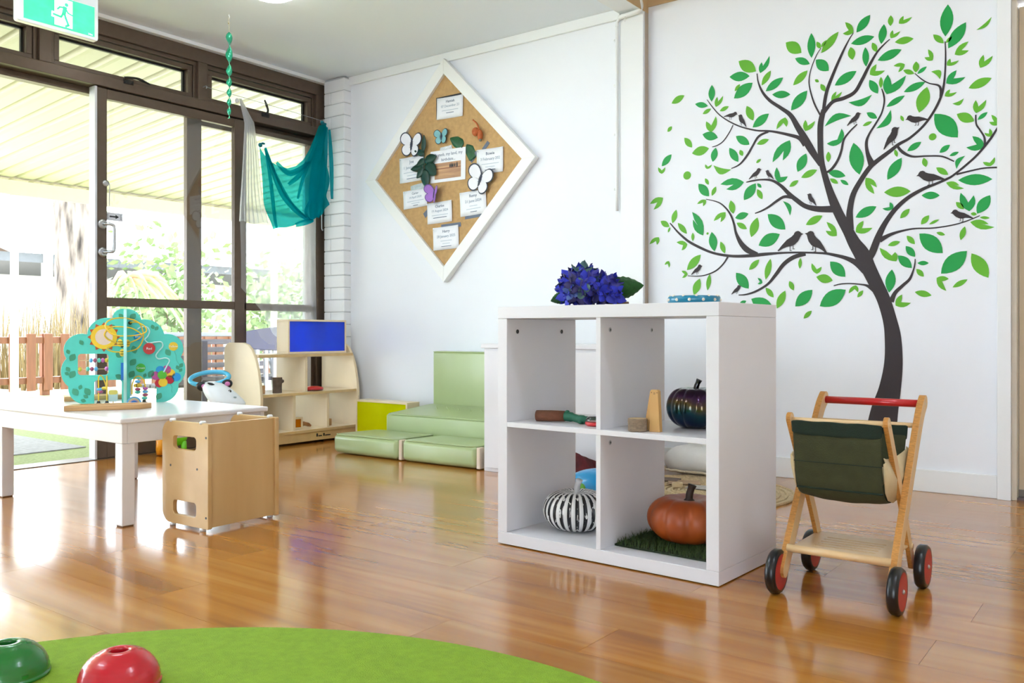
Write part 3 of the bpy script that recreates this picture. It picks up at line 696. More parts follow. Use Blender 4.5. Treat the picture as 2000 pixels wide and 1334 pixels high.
BRANCHES='''
-1.003,0.265,0.1367 -0.990,0.345,0.1228 -0.969,0.437,0.0997 -0.954,0.550,0.0837 -0.956,0.663,0.0746 -0.969,0.743,0.0634 -0.995,0.834,0.0614 -1.025,0.901,0.0640 -1.058,0.973,0.0689 -1.087,1.039,0.0738 -1.120,1.092,0.0603 -1.147,1.147,0.0512 -1.185,1.222,0.0468 -1.208,1.276,0.0447 -1.231,1.342,0.0354 -1.255,1.424,0.0284 -1.269,1.492,0.0285 -1.273,1.588,0.0285 -1.271,1.659,0.0285 -1.257,1.718,0.0236
-1.258,1.714,0.0170 -1.244,1.797,0.0170 -1.211,1.882,0.0146 -1.173,1.964,0.0113 -1.143,2.020,0.0056 -1.125,2.045,0.0028
-1.258,1.703,0.0193 -1.217,1.747,0.0181 -1.167,1.756,0.0191 -1.119,1.776,0.0178 -1.087,1.826,0.0166 -1.060,1.877,0.0144 -1.024,1.936,0.0098 -0.992,1.968,0.0065 -0.969,1.985,0.0044
-1.269,1.687,0.0079 -1.301,1.755,0.0080 -1.321,1.827,0.0063 -1.324,1.873,0.0058 -1.313,1.923,0.0045 -1.290,1.976,0.0040 -1.270,2.004,0.0028
-1.270,1.463,0.0228 -1.318,1.546,0.0355 -1.347,1.601,0.0333 -1.376,1.651,0.0289 -1.411,1.714,0.0221 -1.458,1.756,0.0175 -1.512,1.800,0.0153 -1.548,1.847,0.0119 -1.569,1.898,0.0072 -1.575,1.941,0.0048
-1.341,1.566,0.0288 -1.370,1.601,0.0196 -1.417,1.622,0.0151 -1.482,1.645,0.0117 -1.524,1.656,0.0095 -1.579,1.666,0.0083 -1.653,1.693,0.0072 -1.716,1.729,0.0067 -1.768,1.770,0.0055 -1.806,1.816,0.0049 -1.834,1.856,0.0031
-1.518,1.652,0.0106 -1.566,1.636,0.0119 -1.597,1.593,0.0108 -1.622,1.554,0.0120 -1.653,1.519,0.0097 -1.678,1.504,0.0072 -1.706,1.496,0.0043
-1.697,1.709,0.0048 -1.716,1.675,0.0055 -1.748,1.636,0.0055 -1.780,1.619,0.0055 -1.806,1.615,0.0037
-1.070,1.002,0.0342 -1.043,1.046,0.0351 -1.018,1.112,0.0317 -0.989,1.172,0.0247 -0.947,1.230,0.0212 -0.895,1.276,0.0182 -0.833,1.309,0.0154 -0.783,1.326,0.0119 -0.738,1.343,0.0109 -0.714,1.356,0.0097 -0.665,1.394,0.0096 -0.623,1.432,0.0096 -0.581,1.483,0.0105 -0.559,1.516,0.0094 -0.544,1.543,0.0063
-0.702,1.358,0.0086 -0.656,1.366,0.0075 -0.599,1.373,0.0069 -0.544,1.370,0.0073
-0.595,1.465,0.0102 -0.597,1.501,0.0082 -0.613,1.534,0.0072 -0.627,1.561,0.0072 -0.629,1.600,0.0061
-1.012,1.098,0.0248 -0.968,1.120,0.0157 -0.921,1.133,0.0101 -0.864,1.140,0.0072 -0.793,1.137,0.0065 -0.719,1.144,0.0059 -0.661,1.158,0.0053 -0.614,1.176,0.0037
-1.136,1.154,0.0288 -1.141,1.212,0.0322 -1.139,1.252,0.0288 -1.125,1.314,0.0264 -1.092,1.374,0.0240 -1.054,1.427,0.0227 -1.021,1.454,0.0215 -0.968,1.490,0.0180 -0.931,1.516,0.0150 -0.885,1.538,0.0122 -0.831,1.583,0.0110 -0.792,1.636,0.0109 -0.763,1.695,0.0109 -0.751,1.746,0.0097 -0.746,1.803,0.0075 -0.744,1.870,0.0065 -0.746,1.931,0.0043
-1.044,1.437,0.0330 -1.063,1.491,0.0177 -1.068,1.542,0.0133 -1.055,1.579,0.0099 -1.029,1.619,0.0088 -1.003,1.664,0.0076 -0.992,1.712,0.0076 -0.995,1.745,0.0077 -1.003,1.772,0.0044
-0.939,1.511,0.0108 -0.916,1.479,0.0140 -0.876,1.455,0.0096 -0.817,1.450,0.0074 -0.758,1.441,0.0074 -0.711,1.414,0.0053
-0.763,1.697,0.0115 -0.763,1.728,0.0106 -0.773,1.748,0.0084 -0.807,1.762,0.0053 -0.836,1.783,0.0053 -0.866,1.816,0.0032
-1.108,1.629,0.0056 -1.140,1.601,0.0079 -1.167,1.566,0.0101 -1.178,1.517,0.0112 -1.195,1.474,0.0123 -1.222,1.438,0.0135 -1.250,1.424,0.0090
-1.070,0.968,0.0456 -1.114,1.004,0.0287 -1.164,1.029,0.0185 -1.220,1.046,0.0140 -1.252,1.053,0.0117 -1.310,1.059,0.0094 -1.381,1.064,0.0095 -1.460,1.066,0.0108 -1.540,1.064,0.0171 -1.603,1.061,0.0172 -1.681,1.062,0.0149 -1.747,1.071,0.0139 -1.813,1.089,0.0127 -1.882,1.121,0.0141 -1.937,1.153,0.0129 -1.986,1.195,0.0103 -2.015,1.226,0.0078 -2.038,1.252,0.0053
-1.572,1.067,0.0159 -1.620,1.087,0.0297 -1.655,1.123,0.0248 -1.681,1.174,0.0137 -1.691,1.218,0.0112 -1.707,1.263,0.0100 -1.734,1.303,0.0081 -1.773,1.335,0.0063 -1.839,1.357,0.0038
-1.724,1.061,0.0100 -1.747,1.028,0.0082 -1.787,0.995,0.0076 -1.841,0.976,0.0064 -1.889,0.972,0.0051 -1.938,0.976,0.0039
-1.340,1.055,0.0178 -1.393,1.044,0.0215 -1.442,1.014,0.0204 -1.485,0.961,0.0169 -1.522,0.920,0.0121 -1.578,0.888,0.0110 -1.629,0.873,0.0086 -1.668,0.871,0.0050
-1.206,1.254,0.0348 -1.281,1.260,0.0293 -1.340,1.278,0.0237 -1.381,1.309,0.0227 -1.417,1.342,0.0204 -1.460,1.388,0.0157 -1.503,1.416,0.0122 -1.553,1.425,0.0086 -1.597,1.424,0.0086 -1.629,1.420,0.0049
-1.405,1.326,0.0180 -1.442,1.332,0.0145 -1.478,1.315,0.0133 -1.516,1.291,0.0110 -1.553,1.274,0.0086 -1.585,1.265,0.0049
-1.032,0.875,0.0249 -1.064,0.897,0.0125 -1.092,0.904,0.0074 -1.141,0.910,0.0057 -1.181,0.909,0.0058 -1.212,0.902,0.0041
-0.963,0.823,0.0247 -0.947,0.862,0.0179 -0.915,0.894,0.0145 -0.887,0.921,0.0121 -0.872,0.959,0.0072 -0.866,0.986,0.0055 -0.865,1.008,0.0033
'''
BIRDS=[(-1.745,1.759,-1.677,1.755), (-1.627,1.692,-1.670,1.748), (-1.154,1.630,-1.092,1.671), (-0.809,1.609,-0.899,1.615), (-0.997,1.502,-0.930,1.583), (-1.617,1.435,-1.554,1.470), (-1.491,1.422,-1.533,1.461), (-1.289,1.278,-1.333,1.329), (-1.475,1.080,-1.355,1.142), (-1.238,1.055,-1.341,1.143), (-1.921,0.982,-1.861,1.019), (-1.706,0.877,-1.656,0.911), (-0.741,1.343,-0.854,1.363), (-0.636,1.169,-0.721,1.191)]
def outl(k, v):
    if k == 'o':
        r = math.hypot(v[2]-v[0], v[3]-v[1]); return circ(v[0], v[1], r, 18)
    if k in 'ls':
        a = Vector(v[0:2]); b = Vector(v[2:4]); d = b-a; n = Vector((-d.y, d.x)); wd = v[4]; P = []
        if k == 'l':
            for i in range(9): t = i/8; P.append(a+d*t+n*(wd*.5*sin(pi*t)**.85))
            for i in range(7, 0, -1): t = i/8; P.append(a+d*t-n*(wd*.5*sin(pi*t)**.85))
        else:
            for i in range(9): t = i/8; P.append(a+d*t+n*(wd*sin(pi*t)))
            for i in range(7, 0, -1): t = i/8; P.append(a+d*t+n*(wd*.12*sin(pi*t)))
        return [(p.x, p.y) for p in P]
    a, b, c = Vector(v[0:2]), Vector(v[2:4]), Vector(v[4:6]); mid = (b+c)/2; notch = a+(mid-a)*.50; P = [a]
    def side(p, q, other, k):
        d = q-p; n = Vector((-d.y, d.x)); n = n if n.dot(other-(p+q)/2) < 0 else -n
        return [p+d*t+n*(k*sin(pi*t)**.9) for t in (.14,.3,.5,.7,.86)]
    P += side(a, b, mid, .21)+[b]
    d = notch-b; n = Vector((-d.y, d.x)); P += [b+d*.5+n*(.06 if n.dot(mid-b) > 0 else -.06), notch]
    d = c-notch; P += [notch+d*.5, c]+side(c, a, mid, .21)
    return [(p.x, p.y) for p in P]
mural = thing('tree_decal', 'dark branching tree wall decal with green leaves and small birds', 'wall decal', (0, 4.0992, 0))
m_bark = mat('dark_brown_vinyl', (46,36,40), .55, var=.04)
m_lg = mat('light_green_vinyl', (98,178,36), .55, var=.05, scale=8)
m_dg = mat('deep_green_vinyl', (8,156,68), .55, var=.06, scale=8)
for li in LEAVES.strip().split('\n'):
    t = li.split(); v = [float(x) for x in t[2:]]
    MB().poly(outl(t[0], v), .0006, Matrix.Translation((0,-.0004,0)) @ FACE_W).done('leaf', m_lg if t[1] == 'g' else m_dg, mural)
for j, li in enumerate(BRANCHES.strip().split('\n')):
    P = spline([tuple(float(x) for x in q.split(',')) for q in li.split()], 5); A = []; B_ = []
    for i, p in enumerate(P):
        d = P[min(i+1, len(P)-1)]-P[max(i-1, 0)]; d = Vector((d.x, d.y)).normalized(); n = Vector((-d.y, d.x))*p.z*.46
        A.append((p.x+n.x, p.y+n.y)); B_.append((p.x-n.x, p.y-n.y))
    a = MB(); y = -.0010-.00002*j
    a.grid([[(A[i][0], y, A[i][1]), (B_[i][0], y, B_[i][1])] for i in range(len(P))])
    for S in (A, B_): a.grid([[(p[0], y, p[1]), (p[0], 0, p[1])] for p in S])
    a.done('trunk' if j == 0 else 'branch', m_bark, mural)
BT = [(0,-.02),(.25,.08),(.46,.148),(.65,.16),(.76,.19),(.80,.225),(.87,.245),(.95,.22),(.99,.16),(1.0,.10),(1.06,.03),(.98,.035),(.92,.0),(.85,-.05),(.77,-.10),(.62,-.14),(.5,-.126),(.35,-.07),(.2,-.05),(.02,-.055)]
for (u0, z0, u1, z1) in BIRDS:
    d = Vector((u1-u0, z1-z0)); n = Vector((-d.y, d.x)); n = n if n.y > 0 else -n; T2 = lambda p: (u0+d.x*p[0]+n.x*p[1], z0+d.y*p[0]+n.y*p[1])
    L = d.length; b = MB(); b.poly([T2(p) for p in BT], .0006, Matrix.Translation((0,-.0016,0)) @ FACE_W)
    for px in (.46, .58):
        h0 = T2((px, -.1)); b.box(h0[0]-.012*L, -.0020, h0[1]-.17*L, h0[0]+.012*L, -.0014, h0[1]+.02*L)
        b.box(h0[0]-.012*L, -.0020, h0[1]-.175*L, h0[0]+.06*L*(1 if d.x > 0 else -1), -.0014, h0[1]-.155*L) if d.x > 0 else b.box(h0[0]-.06*L, -.0020, h0[1]-.175*L, h0[0]+.012*L, -.0014, h0[1]-.155*L)
    b.done('bird', m_bark, mural)
# ================================================================ DIAMOND PIN BOARD
BC = (-3.515, 1.677); HI, HO = .588, .683
pb = thing('pin_board', 'diamond shaped hessian pin board in a white frame on the wall', 'pin board', (BC[0], 4.06, BC[1]))
def hess():
    m = mat('hessian', (196,158,106), .85, var=.12, scale=40, bump=.5, bscale=260, stretch=(1,1,1)); return m
MB().poly([(HI+.01,0),(0,HI+.01),(-HI-.01,0),(0,-HI-.01)], .012, Matrix.Translation((0,-.010,0)) @ FACE_W).done('hessian_panel', hess(), pb)
m_fr = mat('white_frame_paint', (240,240,238), .45, var=.02, scale=5, bump=.05)
C4 = [(1,0),(0,1),(-1,0),(0,-1)]
for i in range(4):
    a, b = C4[i], C4[(i+1) % 4]
    MB().poly([(a[0]*HI, a[1]*HI), (a[0]*HO, a[1]*HO), (b[0]*HO, b[1]*HO), (b[0]*HI, b[1]*HI)], .042, Matrix.Translation((0,0,0)) @ FACE_W).done('frame_bar', m_fr, pb, bevel=.002)
BY = 4.038                                    # hessian face
m_paper = mat('white_card', (240,241,246), .6, var=.01)
m_ink1 = mat('slate_print', (86,104,132), .6); m_ink2 = mat('pale_print', (150,166,186), .6); m_ink3 = mat('faint_print', (190,200,212), .6)
m_tape = mat('grey_cloth_tape', (98,108,128), .5, var=.1); m_silver = mat('silver_tape', (206,208,210), .25, metal=.6, var=.2, scale=60, bump=.6, bscale=200); m_blk = mat('black_card', (40,44,52), .6)
m_photo = mat('desert_photo', (222,178,130), .4, var=.3, scale=6, stretch=(.5,1,5), col2=(150,104,84))
def card(cx, cz, w0, h0, rot, name, date, lab, lines):
    c = thing('birthday_card', lab, 'card', (cx, BY-.003, cz), group='cards pinned on the diamond board'); c.rotation_euler = (0, -radians(rot), 0)
    rows = []
    for j in range(5):
        rows.append([(w0*(i/6-.5), -.004*((i/6-.5)*2)**4-.003*((j/4-.5)*2)**2*abs(i/6-.5), h0*(j/4-.5)) for i in range(7)])
    MB().grid(rows).done('sheet', m_paper, c, smooth=True, solid=.0006)
    y = -.0018; k = h0/.14
    text(name, .025*k, m_ink1, c, (0, y, .042*k), R_W); text(date, .023*k, m_ink2, c, (0, y, .012*k), R_W)
    for j, (ww, mm) in enumerate(lines):
        z = (-.016-.017*j)*k; MB().box(-ww/2, y-.0004, z-.0018, ww/2, y, z+.0018).done('print_line', mm, c)
    for s in (-1, 1): MB().ell((s*w0*.46, -.006, h0*.44), (.0035,.003,.0035), 8, 5).done('pin', m_whitepl, c, smooth=True)
f3, d1_, = m_ink3, m_ink1
card(-3.475, 2.057, .208, .130, -1.4, 'Hamish', '07 December 23', 'white birthday card dated 07 December, highest on the hessian board', [(.13,f3),(.06,d1_)])
card(-3.792, 1.716, .205, .158, 1.5, 'Joe', '11 January 2023', 'white birthday card dated 11 January below a white butterfly', [(.14,f3),(.08,f3),(.09,d1_)])
card(-3.166, 1.696, .197, .145, -.6, 'Bowie', '03 February 2024', 'white birthday card dated 03 February above a white butterfly', [(.13,f3),(.07,f3),(.08,d1_)])
card(-3.762, 1.528, .200, .115, 2.9, 'Carter', '14 April 2024', 'white birthday card dated 14 April under a silver tape strip', [(.14,f3),(.07,f3),(.04,d1_)])
card(-3.293, 1.460, .200, .145, 3.0, 'Remy', '21 June 2024', 'white birthday card dated 21 June with grey tape under it', [(.06,f3),(.11,f3),(.05,d1_)])
card(-3.558, 1.425, .200, .130, 1.9, 'Charlee', '19 August 2024', 'white birthday card dated 19 August below the purple butterfly', [(.13,f3),(.11,d1_)])
card(-3.507, 1.265, .205, .140, 1.9, 'Harry', '28 January 2025', 'white birthday card dated 28 January, lowest on the hessian board', [(.09,f3),(.06,f3),(.08,d1_)])
c = thing('photo_card', 'white card with a desert photo and the words My mob', 'card', (-3.494, BY-.004, 1.706)); c.rotation_euler = (0, radians(.5), 0)
MB().box(-.141,-.0008,-.0975,.141,0,.0975).done('sheet', m_paper, c); text('My mob, my land, my', .027, m_ink1, c, (0,-.0014,.070), R_W); text('birthdate...', .026, m_ink1, c, (.005,-.0014,.038), R_W)
ph = MB().box(-.105,-.0013,-.078,.105,-.0008,.02).done('photo', m_photo, c)
MB().box(-.105,-.0016,-.018,.105,-.0013,-.012).done('horizon', mat('photo_brown', (150,96,70), .5), ph)
f = MB()
for x, h0 in ((.02,.022),(.032,.026),(.043,.022),(.058,.02),(.075,.03)): f.ell((x,-.0018,-.004), (.0055,.0005,h0*.5), 8, 6).ell((x+.001,-.0018,-.004+h0*.5), (.003,.0005,.004), 8, 4)
f.done('silhouettes', m_blk, ph)
def tape(cx, cz, w0, h0, rot, m, lab):
    o = MB().poly([(-w0/2,-h0/2),(w0/2,-h0/2*.9),(w0/2*.96,h0/2),(-w0/2*.97,h0/2*.9)], .0008, FACE_W).done('tape_strip', m, loc=(cx, BY-.0015, cz), rot=(0,-radians(rot),0)); tag(o, lab, 'tape')
tape(-3.20, 1.787, .062, .025, 45, m_tape, 'grey tape strip poking out above the February card'); tape(-3.29, 1.735, .075, .028, 42, m_tape, 'grey tape strip beside the round pothos leaf')
tape(-3.665, 1.432, .06, .035, 35, m_tape, 'grey tape strip left of the August card'); tape(-3.285, 1.385, .15, .03, 3, m_tape, 'wide grey tape strip under the June card')
tape(-3.47, 1.338, .16, .028, 1, m_tape, 'shiny grey tape strip along the top of the lowest January card'); tape(-3.51, 1.808, .10, .035, 3, m_silver, 'silver tape holding the desert photo card'); tape(-3.735, 1.600, .14, .04, 6, m_silver, 'silver tape strip above the April card')
o = MB().box(-.10,-.0006,-.065,.10,0,.065).done('black_backing_card', m_blk, loc=(-3.49, BY-.0008, 2.067)); tag(o, 'black backing card peeping out behind the December card', 'card')
# ---- butterflies
def wings(T, m_in, m_out, s, tilt):
    shapes = [((.0,.0),(70,1.0,.52)),((.0,.0),(120,.95,.52))]
    for k, (ang, L, wd) in enumerate(((33,1.08,.40),(147,1.08,.40),(-44,.90,.40),(-136,.90,.40))):
        for mm, g, y in ((m_out, 1.0, 0), (m_in, .86, -.0016)):
            P = []
            for i in range(20):
                t = 2*pi*i/20; x = L*.5+L*.5*cos(t); yv = wd*sin(t)*(.75+.45*(x/L)); P.append(((x-L*.5)*g+L*.5*(1 if g == 1 else .97), yv*g))
            M = Matrix.Translation((0, y, 0)) @ Matrix.Rotation(radians(tilt) * (1 if k in (1,3) else -1), 4, 'Z') @ FACE_W @ Matrix.Rotation(radians(ang), 4, 'Z') @ Matrix.Scale(s, 4)
            MB().poly(P, .0008, M).done('wing' if mm is m_out else 'wing_panel', mm, T)
m_bw = mat('white_wing', (238,238,244), .5, var=.03); m_bo = mat('navy_wing_edge', (44,52,72), .5)
def butterfly(lab, u, z, s, roll, m_in, m_out, tilt=8):
    T = thing('butterfly', lab, 'butterfly', (u, BY-.012, z)); T.rotation_euler = (0, -radians(roll), 0)
    wings(T, m_in, m_out, s, tilt); MB().ell((0,-.003,0), (.09*s,.003,.42*s), 8, 8).done('body', m_bo, T, smooth=True)
    q = MB()
    for k in range(14): q.poly([(0,-.002),(.38*s,0),(0,.002)], .0004, Matrix.Translation((0,-.0032,0)) @ FACE_W @ Matrix.Rotation(k*2*pi/14+.1, 4, 'Z'))
    q.done('centre_marking', m_bo, T)
butterfly('large white paper butterfly with dark edges above the 11 January card', -3.786, 1.869, .098, -8, m_bw, m_bo)
butterfly('large white paper butterfly with dark edges above the June card', -3.233, 1.592, .105, -22, m_bw, m_bo)
butterfly('small blue and black butterfly above the desert photo card', -3.538, 1.886, .060, 0, mat('sky_wing', (126,184,190), .5, var=.15), mat('black_wing', (36,46,58), .5))
butterfly('purple butterfly with dark tips pinned above the August card', -3.597, 1.540, .072, -10, mat('purple_wing', (172,120,210), .5, var=.2), mat('violet_wing', (96,72,150), .5), 35)
# ---- dried orange seed pod
sp = thing('seed_pod', 'orange dried seed pod with a thin stalk pinned on the hessian', 'seed pod', (-3.249, BY-.022, 1.872))
m_or = mat('orange_dye', (190,98,46), .7, var=.2, scale=60, bump=.6)
MB().ell((-.012,0,.004), (.026,.018,.026), 10, 8).done('pod', m_or, sp, smooth=True); MB().ell((.022,0,-.022), (.018,.015,.034), 10, 8).done('pod', m_or, sp, smooth=True)
MB().tube(spline([(.012,.004,.01),(-.006,.006,.05),(-.036,.004,.078)], 4), .005, 6).done('stalk', m_or, sp, smooth=True)
MB().ell((.026,-.002,-.05), (.010,.010,.010), 8, 6).done('tip', mat('grey_tip', (120,120,104), .6), sp, smooth=True)
# ---- leaves on the board
m_pothos = mat('pothos_green', (30,98,52), .4, var=.25, scale=30, col2=(20,70,40)); m_ivy = mat('dark_ivy_green', (22,62,50), .35, var=.25, scale=25)
def bleaf(T, x, y, z, L, wd, ang, m, nm='leaf', cup=.25):
    rows = []
    for i in range(9):
        t = i/8; ww = wd*sin(pi*min(1, t*.92+.06))**.7*(1.15-.5*t); rows.append([(t*L, s*ww, -cup*abs(s)*ww+.15*L*t*t*0) for s in (-1,-.5,0,.5,1)])
    a = MB(); a.grid(rows); bmesh.ops.transform(a.bm, matrix=Matrix.Translation((x,y,z)) @ FACE_W @ Matrix.Rotation(radians(ang), 4, 'Z'), verts=a.bm.verts[:]); return a.done(nm, m, T, smooth=True, solid=.0008)
lf = thing('pothos_leaf', 'pointed green pothos leaf beside the silver tape', 'leaf', (-3.423, BY-.008, 1.828)); bleaf(lf, .05, 0, -.018, .115, .040, 150, m_pothos, 'blade')
lf = thing('pothos_leaf', 'rounded green pothos leaf left of the February card', 'leaf', (-3.323, BY-.008, 1.760)); bleaf(lf, .03, 0, -.04, .105, .050, 118, m_pothos, 'blade')
iv = thing('ivy_sprig', 'dark green artificial ivy sprig hanging over the 11 January card', 'ivy', (-3.675, BY-.014, 1.74))
MB().tube(spline([(.004,0,.14),(.0,-.006,.05),(.008,-.006,-.03),(-.004,0,-.12)], 5), .003, 6).done('stem', m_ivy, iv, smooth=True)
for x, z, L, wd, an in ((.0,.07,.10,.022,84),(.0,.055,.085,.022,160),(.005,.02,.075,.026,205),(.01,.01,.10,.034,10),(.0,-.02,.11,.030,185),(.02,-.015,.11,.045,-40),(.0,-.045,.12,.040,-75),(.0,-.03,.08,.03,-130)):
    bleaf(iv, x, -.006+random.uniform(-.012,.0), z, L, wd, an, m_ivy)
# ================================================================ WHITE CUBE SHELF
sh_rz = math.atan2(.037, -.779)+pi
cs = thing('cube_shelf', 'white four cube open shelf standing on the timber floor', 'shelf', (-1.737, 2.254, 0), -.0475)
SW, SD, SH = .78, .385, .77
MB().box(0,0,.732,SW,SD,SH).done('top', m_white_lam, cs, bevel=.0012)
MB().box(0,0,.003,SW,SD,.041).done('base', m_white_lam, cs, bevel=.0012)
for x in (0, SW-.038): MB().box(x,.0005,.0415,x+.038,SD-.0005,.7315).done('side_panel', m_white_lam, cs, bevel=.0012)
MB().box(.038,.001,.382,SW-.038,SD-.001,.398).done('middle_shelf', m_white_lam, cs, bevel=.001)
for z0, z1 in ((.041,.382),(.398,.732)): MB().box(.382,.002,z0,.398,SD-.002,z1).done('divider', m_white_lam, cs, bevel=.001)
for x, y, z, k in ((.038,.055,.69,0),(.038,.30,.69,0),(.398,.055,.695,1),(.398,.30,.695,1),(.398,.055,.355,1),(.398,.30,.355,1)):
    a = MB().lathe([(.0072,-.004),(.0072,.0006),(.0055,.0012),(.001,.0006 if k else .0002)], 14, (x,y,z), (0,1,0), (1,0,0)); o = a.done('screw' if k else 'bolt_hole', m_steel if k else m_black, cs, smooth=False)
    if k: MB().box(x+.0008,y-.004,z-.0008,x+.0018,y+.004,z+.0008).box(x+.0008,y-.0008,z-.004,x+.0018,y+.0008,z+.004).done('cross_slot', m_black, o)
# ================================================================ WHITE CABINET BEHIND
cb = thing('white_cabinet', 'low white cabinet behind the cube shelf beside the green seating', 'cabinet', (-2.706, 3.40, 0))
MB().box(0,0,.0,.72,.28,.61).done('body', m_white_lam, cb, bevel=.002); MB().box(-.012,-.012,.61,.732,.285,.632).done('top', m_white_lam, cb, bevel=.002)
MB().box(.012,-.012,.02,.352,-.0005,.598).done('door', m_white_lam, cb, bevel=.0015); MB().box(.368,-.012,.02,.708,-.0005,.598).done('door', m_white_lam, cb, bevel=.0015)
# ================================================================ WHITE TABLE
m_tabw = mat('white_table_paint', (236,233,234), .3, var=.02, scale=6, coat=.3)
tb = thing('play_table', 'low white painted play table with square legs', 'table', (-3.93, 1.63, 0))
TW, TD = 1.01, .63
MB().box(0,0,.366,TW,TD,.386).done('top', m_tabw, tb, bevel=.006, seg=3)
MB().box(.012,.012,.295,TW-.012,.032,.366).box(.012,TD-.032,.295,TW-.012,TD-.012,.366).box(.012,.032,.295,.032,TD-.032,.366).box(TW-.032,.032,.295,TW-.012,TD-.032,.366).done('apron', m_tabw, tb, bevel=.002)
for x in (.014, TW-.062):
    for y in (.014, TD-.062):
        l = MB().box(x,y,.004,x+.048,y+.048,.2949).done('leg', m_tabw, tb, bevel=.003); MB().box(x+.004,y+.004,0,x+.044,y+.044,.004).done('glide', mat('brown_glide', (110,80,60), .7), l)
# ================================================================ PLYWOOD CUBE CHAIR
cc = thing('cube_chair', 'plywood cube chair with two handle slots beside the white table', 'chair', (-2.885, 1.768, 0), .025)
BW, BD, BH_ = .265, .305, .372
o = [rrect(0,0,BW,BH_-.012,(.045,.004,.004,.045),7), rrect(.062,.262,.200,.312,.016), rrect(.062,.03,.200,.084,.016)]
pm_ = plate(o, .017, .0015)
for y in (.0085, BD-.0085):
    e = link('end_panel', pm_, m_ply, cc, loc=(0, y, .012), rot=(pi/2,0,0))
    for x in (.05,.225):
        MB().lathe([(.011,0),(.011,.008),(.008,.011)], 12, (x,y,BH_-.002)).done('rubber_foot', m_whitepl, cc, smooth=True)
        MB().lathe([(.011,0),(.011,.0115)], 12, (x,y,0.0005)).done('rubber_foot', m_whitepl, cc, smooth=True)
MB().box(BW-.024,.017,.014,BW-.007,BD-.017,BH_).done('side_panel', m_ply, cc, bevel=.001)
MB().box(BW-.0005,.001,.016,BW+.0008,.0165,BH_-.004).box(BW-.0005,BD-.0165,.016,BW+.0008,BD-.001,BH_-.004).done('ply_edge', m_plyedge, cc)
MB().box(.03,.017,.205,BW-.024,BD-.017,.222).done('seat', m_ply, cc, bevel=.001, loc=(0,0,-.012))
for x, z in ((.05,.215),(.205,.213),(.255,.325),(.255,.05)): MB().lathe([(.0042,0),(.0042,.001),(.001,.0006)], 10, (x,0,z), (1,0,0), (0,-1,0)).done('screw', m_black, cc)
# ================================================================ MAPLE SHELF WITH CURVED ENDS
ms = thing('display_shelf', 'pale maple display shelf with curved end panels by the window', 'shelf', (-4.57, 3.21, 0))
prof = [(0,.03),(.345,.03),(.347,.30),(.338,.38),(.322,.46),(.297,.53),(.262,.585),(.225,.613),(.18,.625),(.05,.625),(.025,.618),(.008,.60),(0,.575)]
pe = plate([prof], .019, .002)
for y in (.0095, .775): link('end_panel', pe, m_maple, ms, loc=(0, y, 0), rot=(pi/2,0,0))
MB().box(.02,.019,.537,.305,.7655,.556).done('shelf_board', m_maple, ms, bevel=.002); MB().box(.004,.019,.303,.335,.7655,.321).done('shelf_board', m_maple, ms, bevel=.002); MB().box(.004,.019,.070,.34,.7655,.088).done('shelf_board', m_maple, ms, bevel=.002)
for z0, z1, x1 in ((.537,.556,.3055),(.303,.321,.3355),(.070,.088,.3405)): MB().box(x1-.001,.02,z0+.001,x1+.0008,.765,z1-.001).done('edge_band', m_mapledge, ms)
MB().box(.02,.372,.321,.300,.391,.537).done('divider', m_maple, ms, bevel=.0015)
for y in (.258,.526): MB().box(.01,y,.088,.325,y+.019,.303).done('divider', m_maple, ms, bevel=.0015)
pl = MB().box(.318,.019,.016,.336,.7655,.070).done('plinth', m_mapledge, ms, bevel=.0015)
for y in (.06,.72):
    for x in (.05,.29): MB().cyl((x,y,.001),(x,y,.07),.014,n=12).done('caster', m_black, ms)
for k, (y0, w0, h0) in enumerate(((.43,.012,.020),(.445,.03,.007),(.485,.012,.018),(.50,.045,.007))): MB().box(.3363,y0,.038,.3368,y0+w0,.038+h0).done('maker_mark', m_ink, pl)
def acrylic_box(name, lab, loc, rz, L, D, H, msheet):
    b = thing(name, lab, 'light box', loc, rz); t = .012
    MB().box(0,0,0,L,D,t).box(0,0,H-t,L,D,H).box(0,0,t,t,D,H-t).box(L-t,0,t,L,D,H-t).done('frame', m_maple, b, bevel=.0015)
    for y in (.004,): MB().box(t,y,t,L-t,y+.003,H-t).done('acrylic_panel', msheet, b)
m_blue = sheet_mat('blue_acrylic', (20,120,255), 1.0, gloss=.05, rough=.02, diffuse=(0,122,255), dmix=.38, translucent=.75); m_yel = sheet_mat('yellow_acrylic', (240,236,30), 1.0, gloss=.04, rough=.02, diffuse=(246,248,0), dmix=.82, translucent=.3)
m_amber = sheet_mat('amber_acrylic', (250,180,20), .9, gloss=.05, diffuse=(236,164,10), dmix=.4, translucent=.5)
acrylic_box('blue_window_box', 'maple framed box with blue see-through panels on the display shelf', (-4.30, 3.475, .5565), pi/2, .475, .11, .212, m_blue)
acrylic_box('yellow_window_box', 'maple framed box with yellow see-through panels behind the green seat', (-4.085, 3.83, .0), 0, .445, .11, .265, m_yel)
acrylic_box('amber_window_block', 'small wooden block with an amber pane on the lowest display shelf', (-4.295, 3.50, .0887), 1.4, .075, .045, .075, m_amber)
o = MB().box(-.035,-.03,0,.035,.03,.05).done('wood_block', mat('honey_wood', (206,160,104), .5, var=.1), loc=(-4.33, 3.27, .3215), rot=(0,0,.2), bevel=.004); tag(o, 'pale wooden block at the end of the middle display shelf', 'block')
o = MB().box(-.03,-.025,0,.03,.025,.045).done('wood_block', MATS['honey_wood'], loc=(-4.33, 3.80, .0885), rot=(0,0,.1), bevel=.004); tag(o, 'pale wooden block beside the divider on the lowest display shelf', 'block')
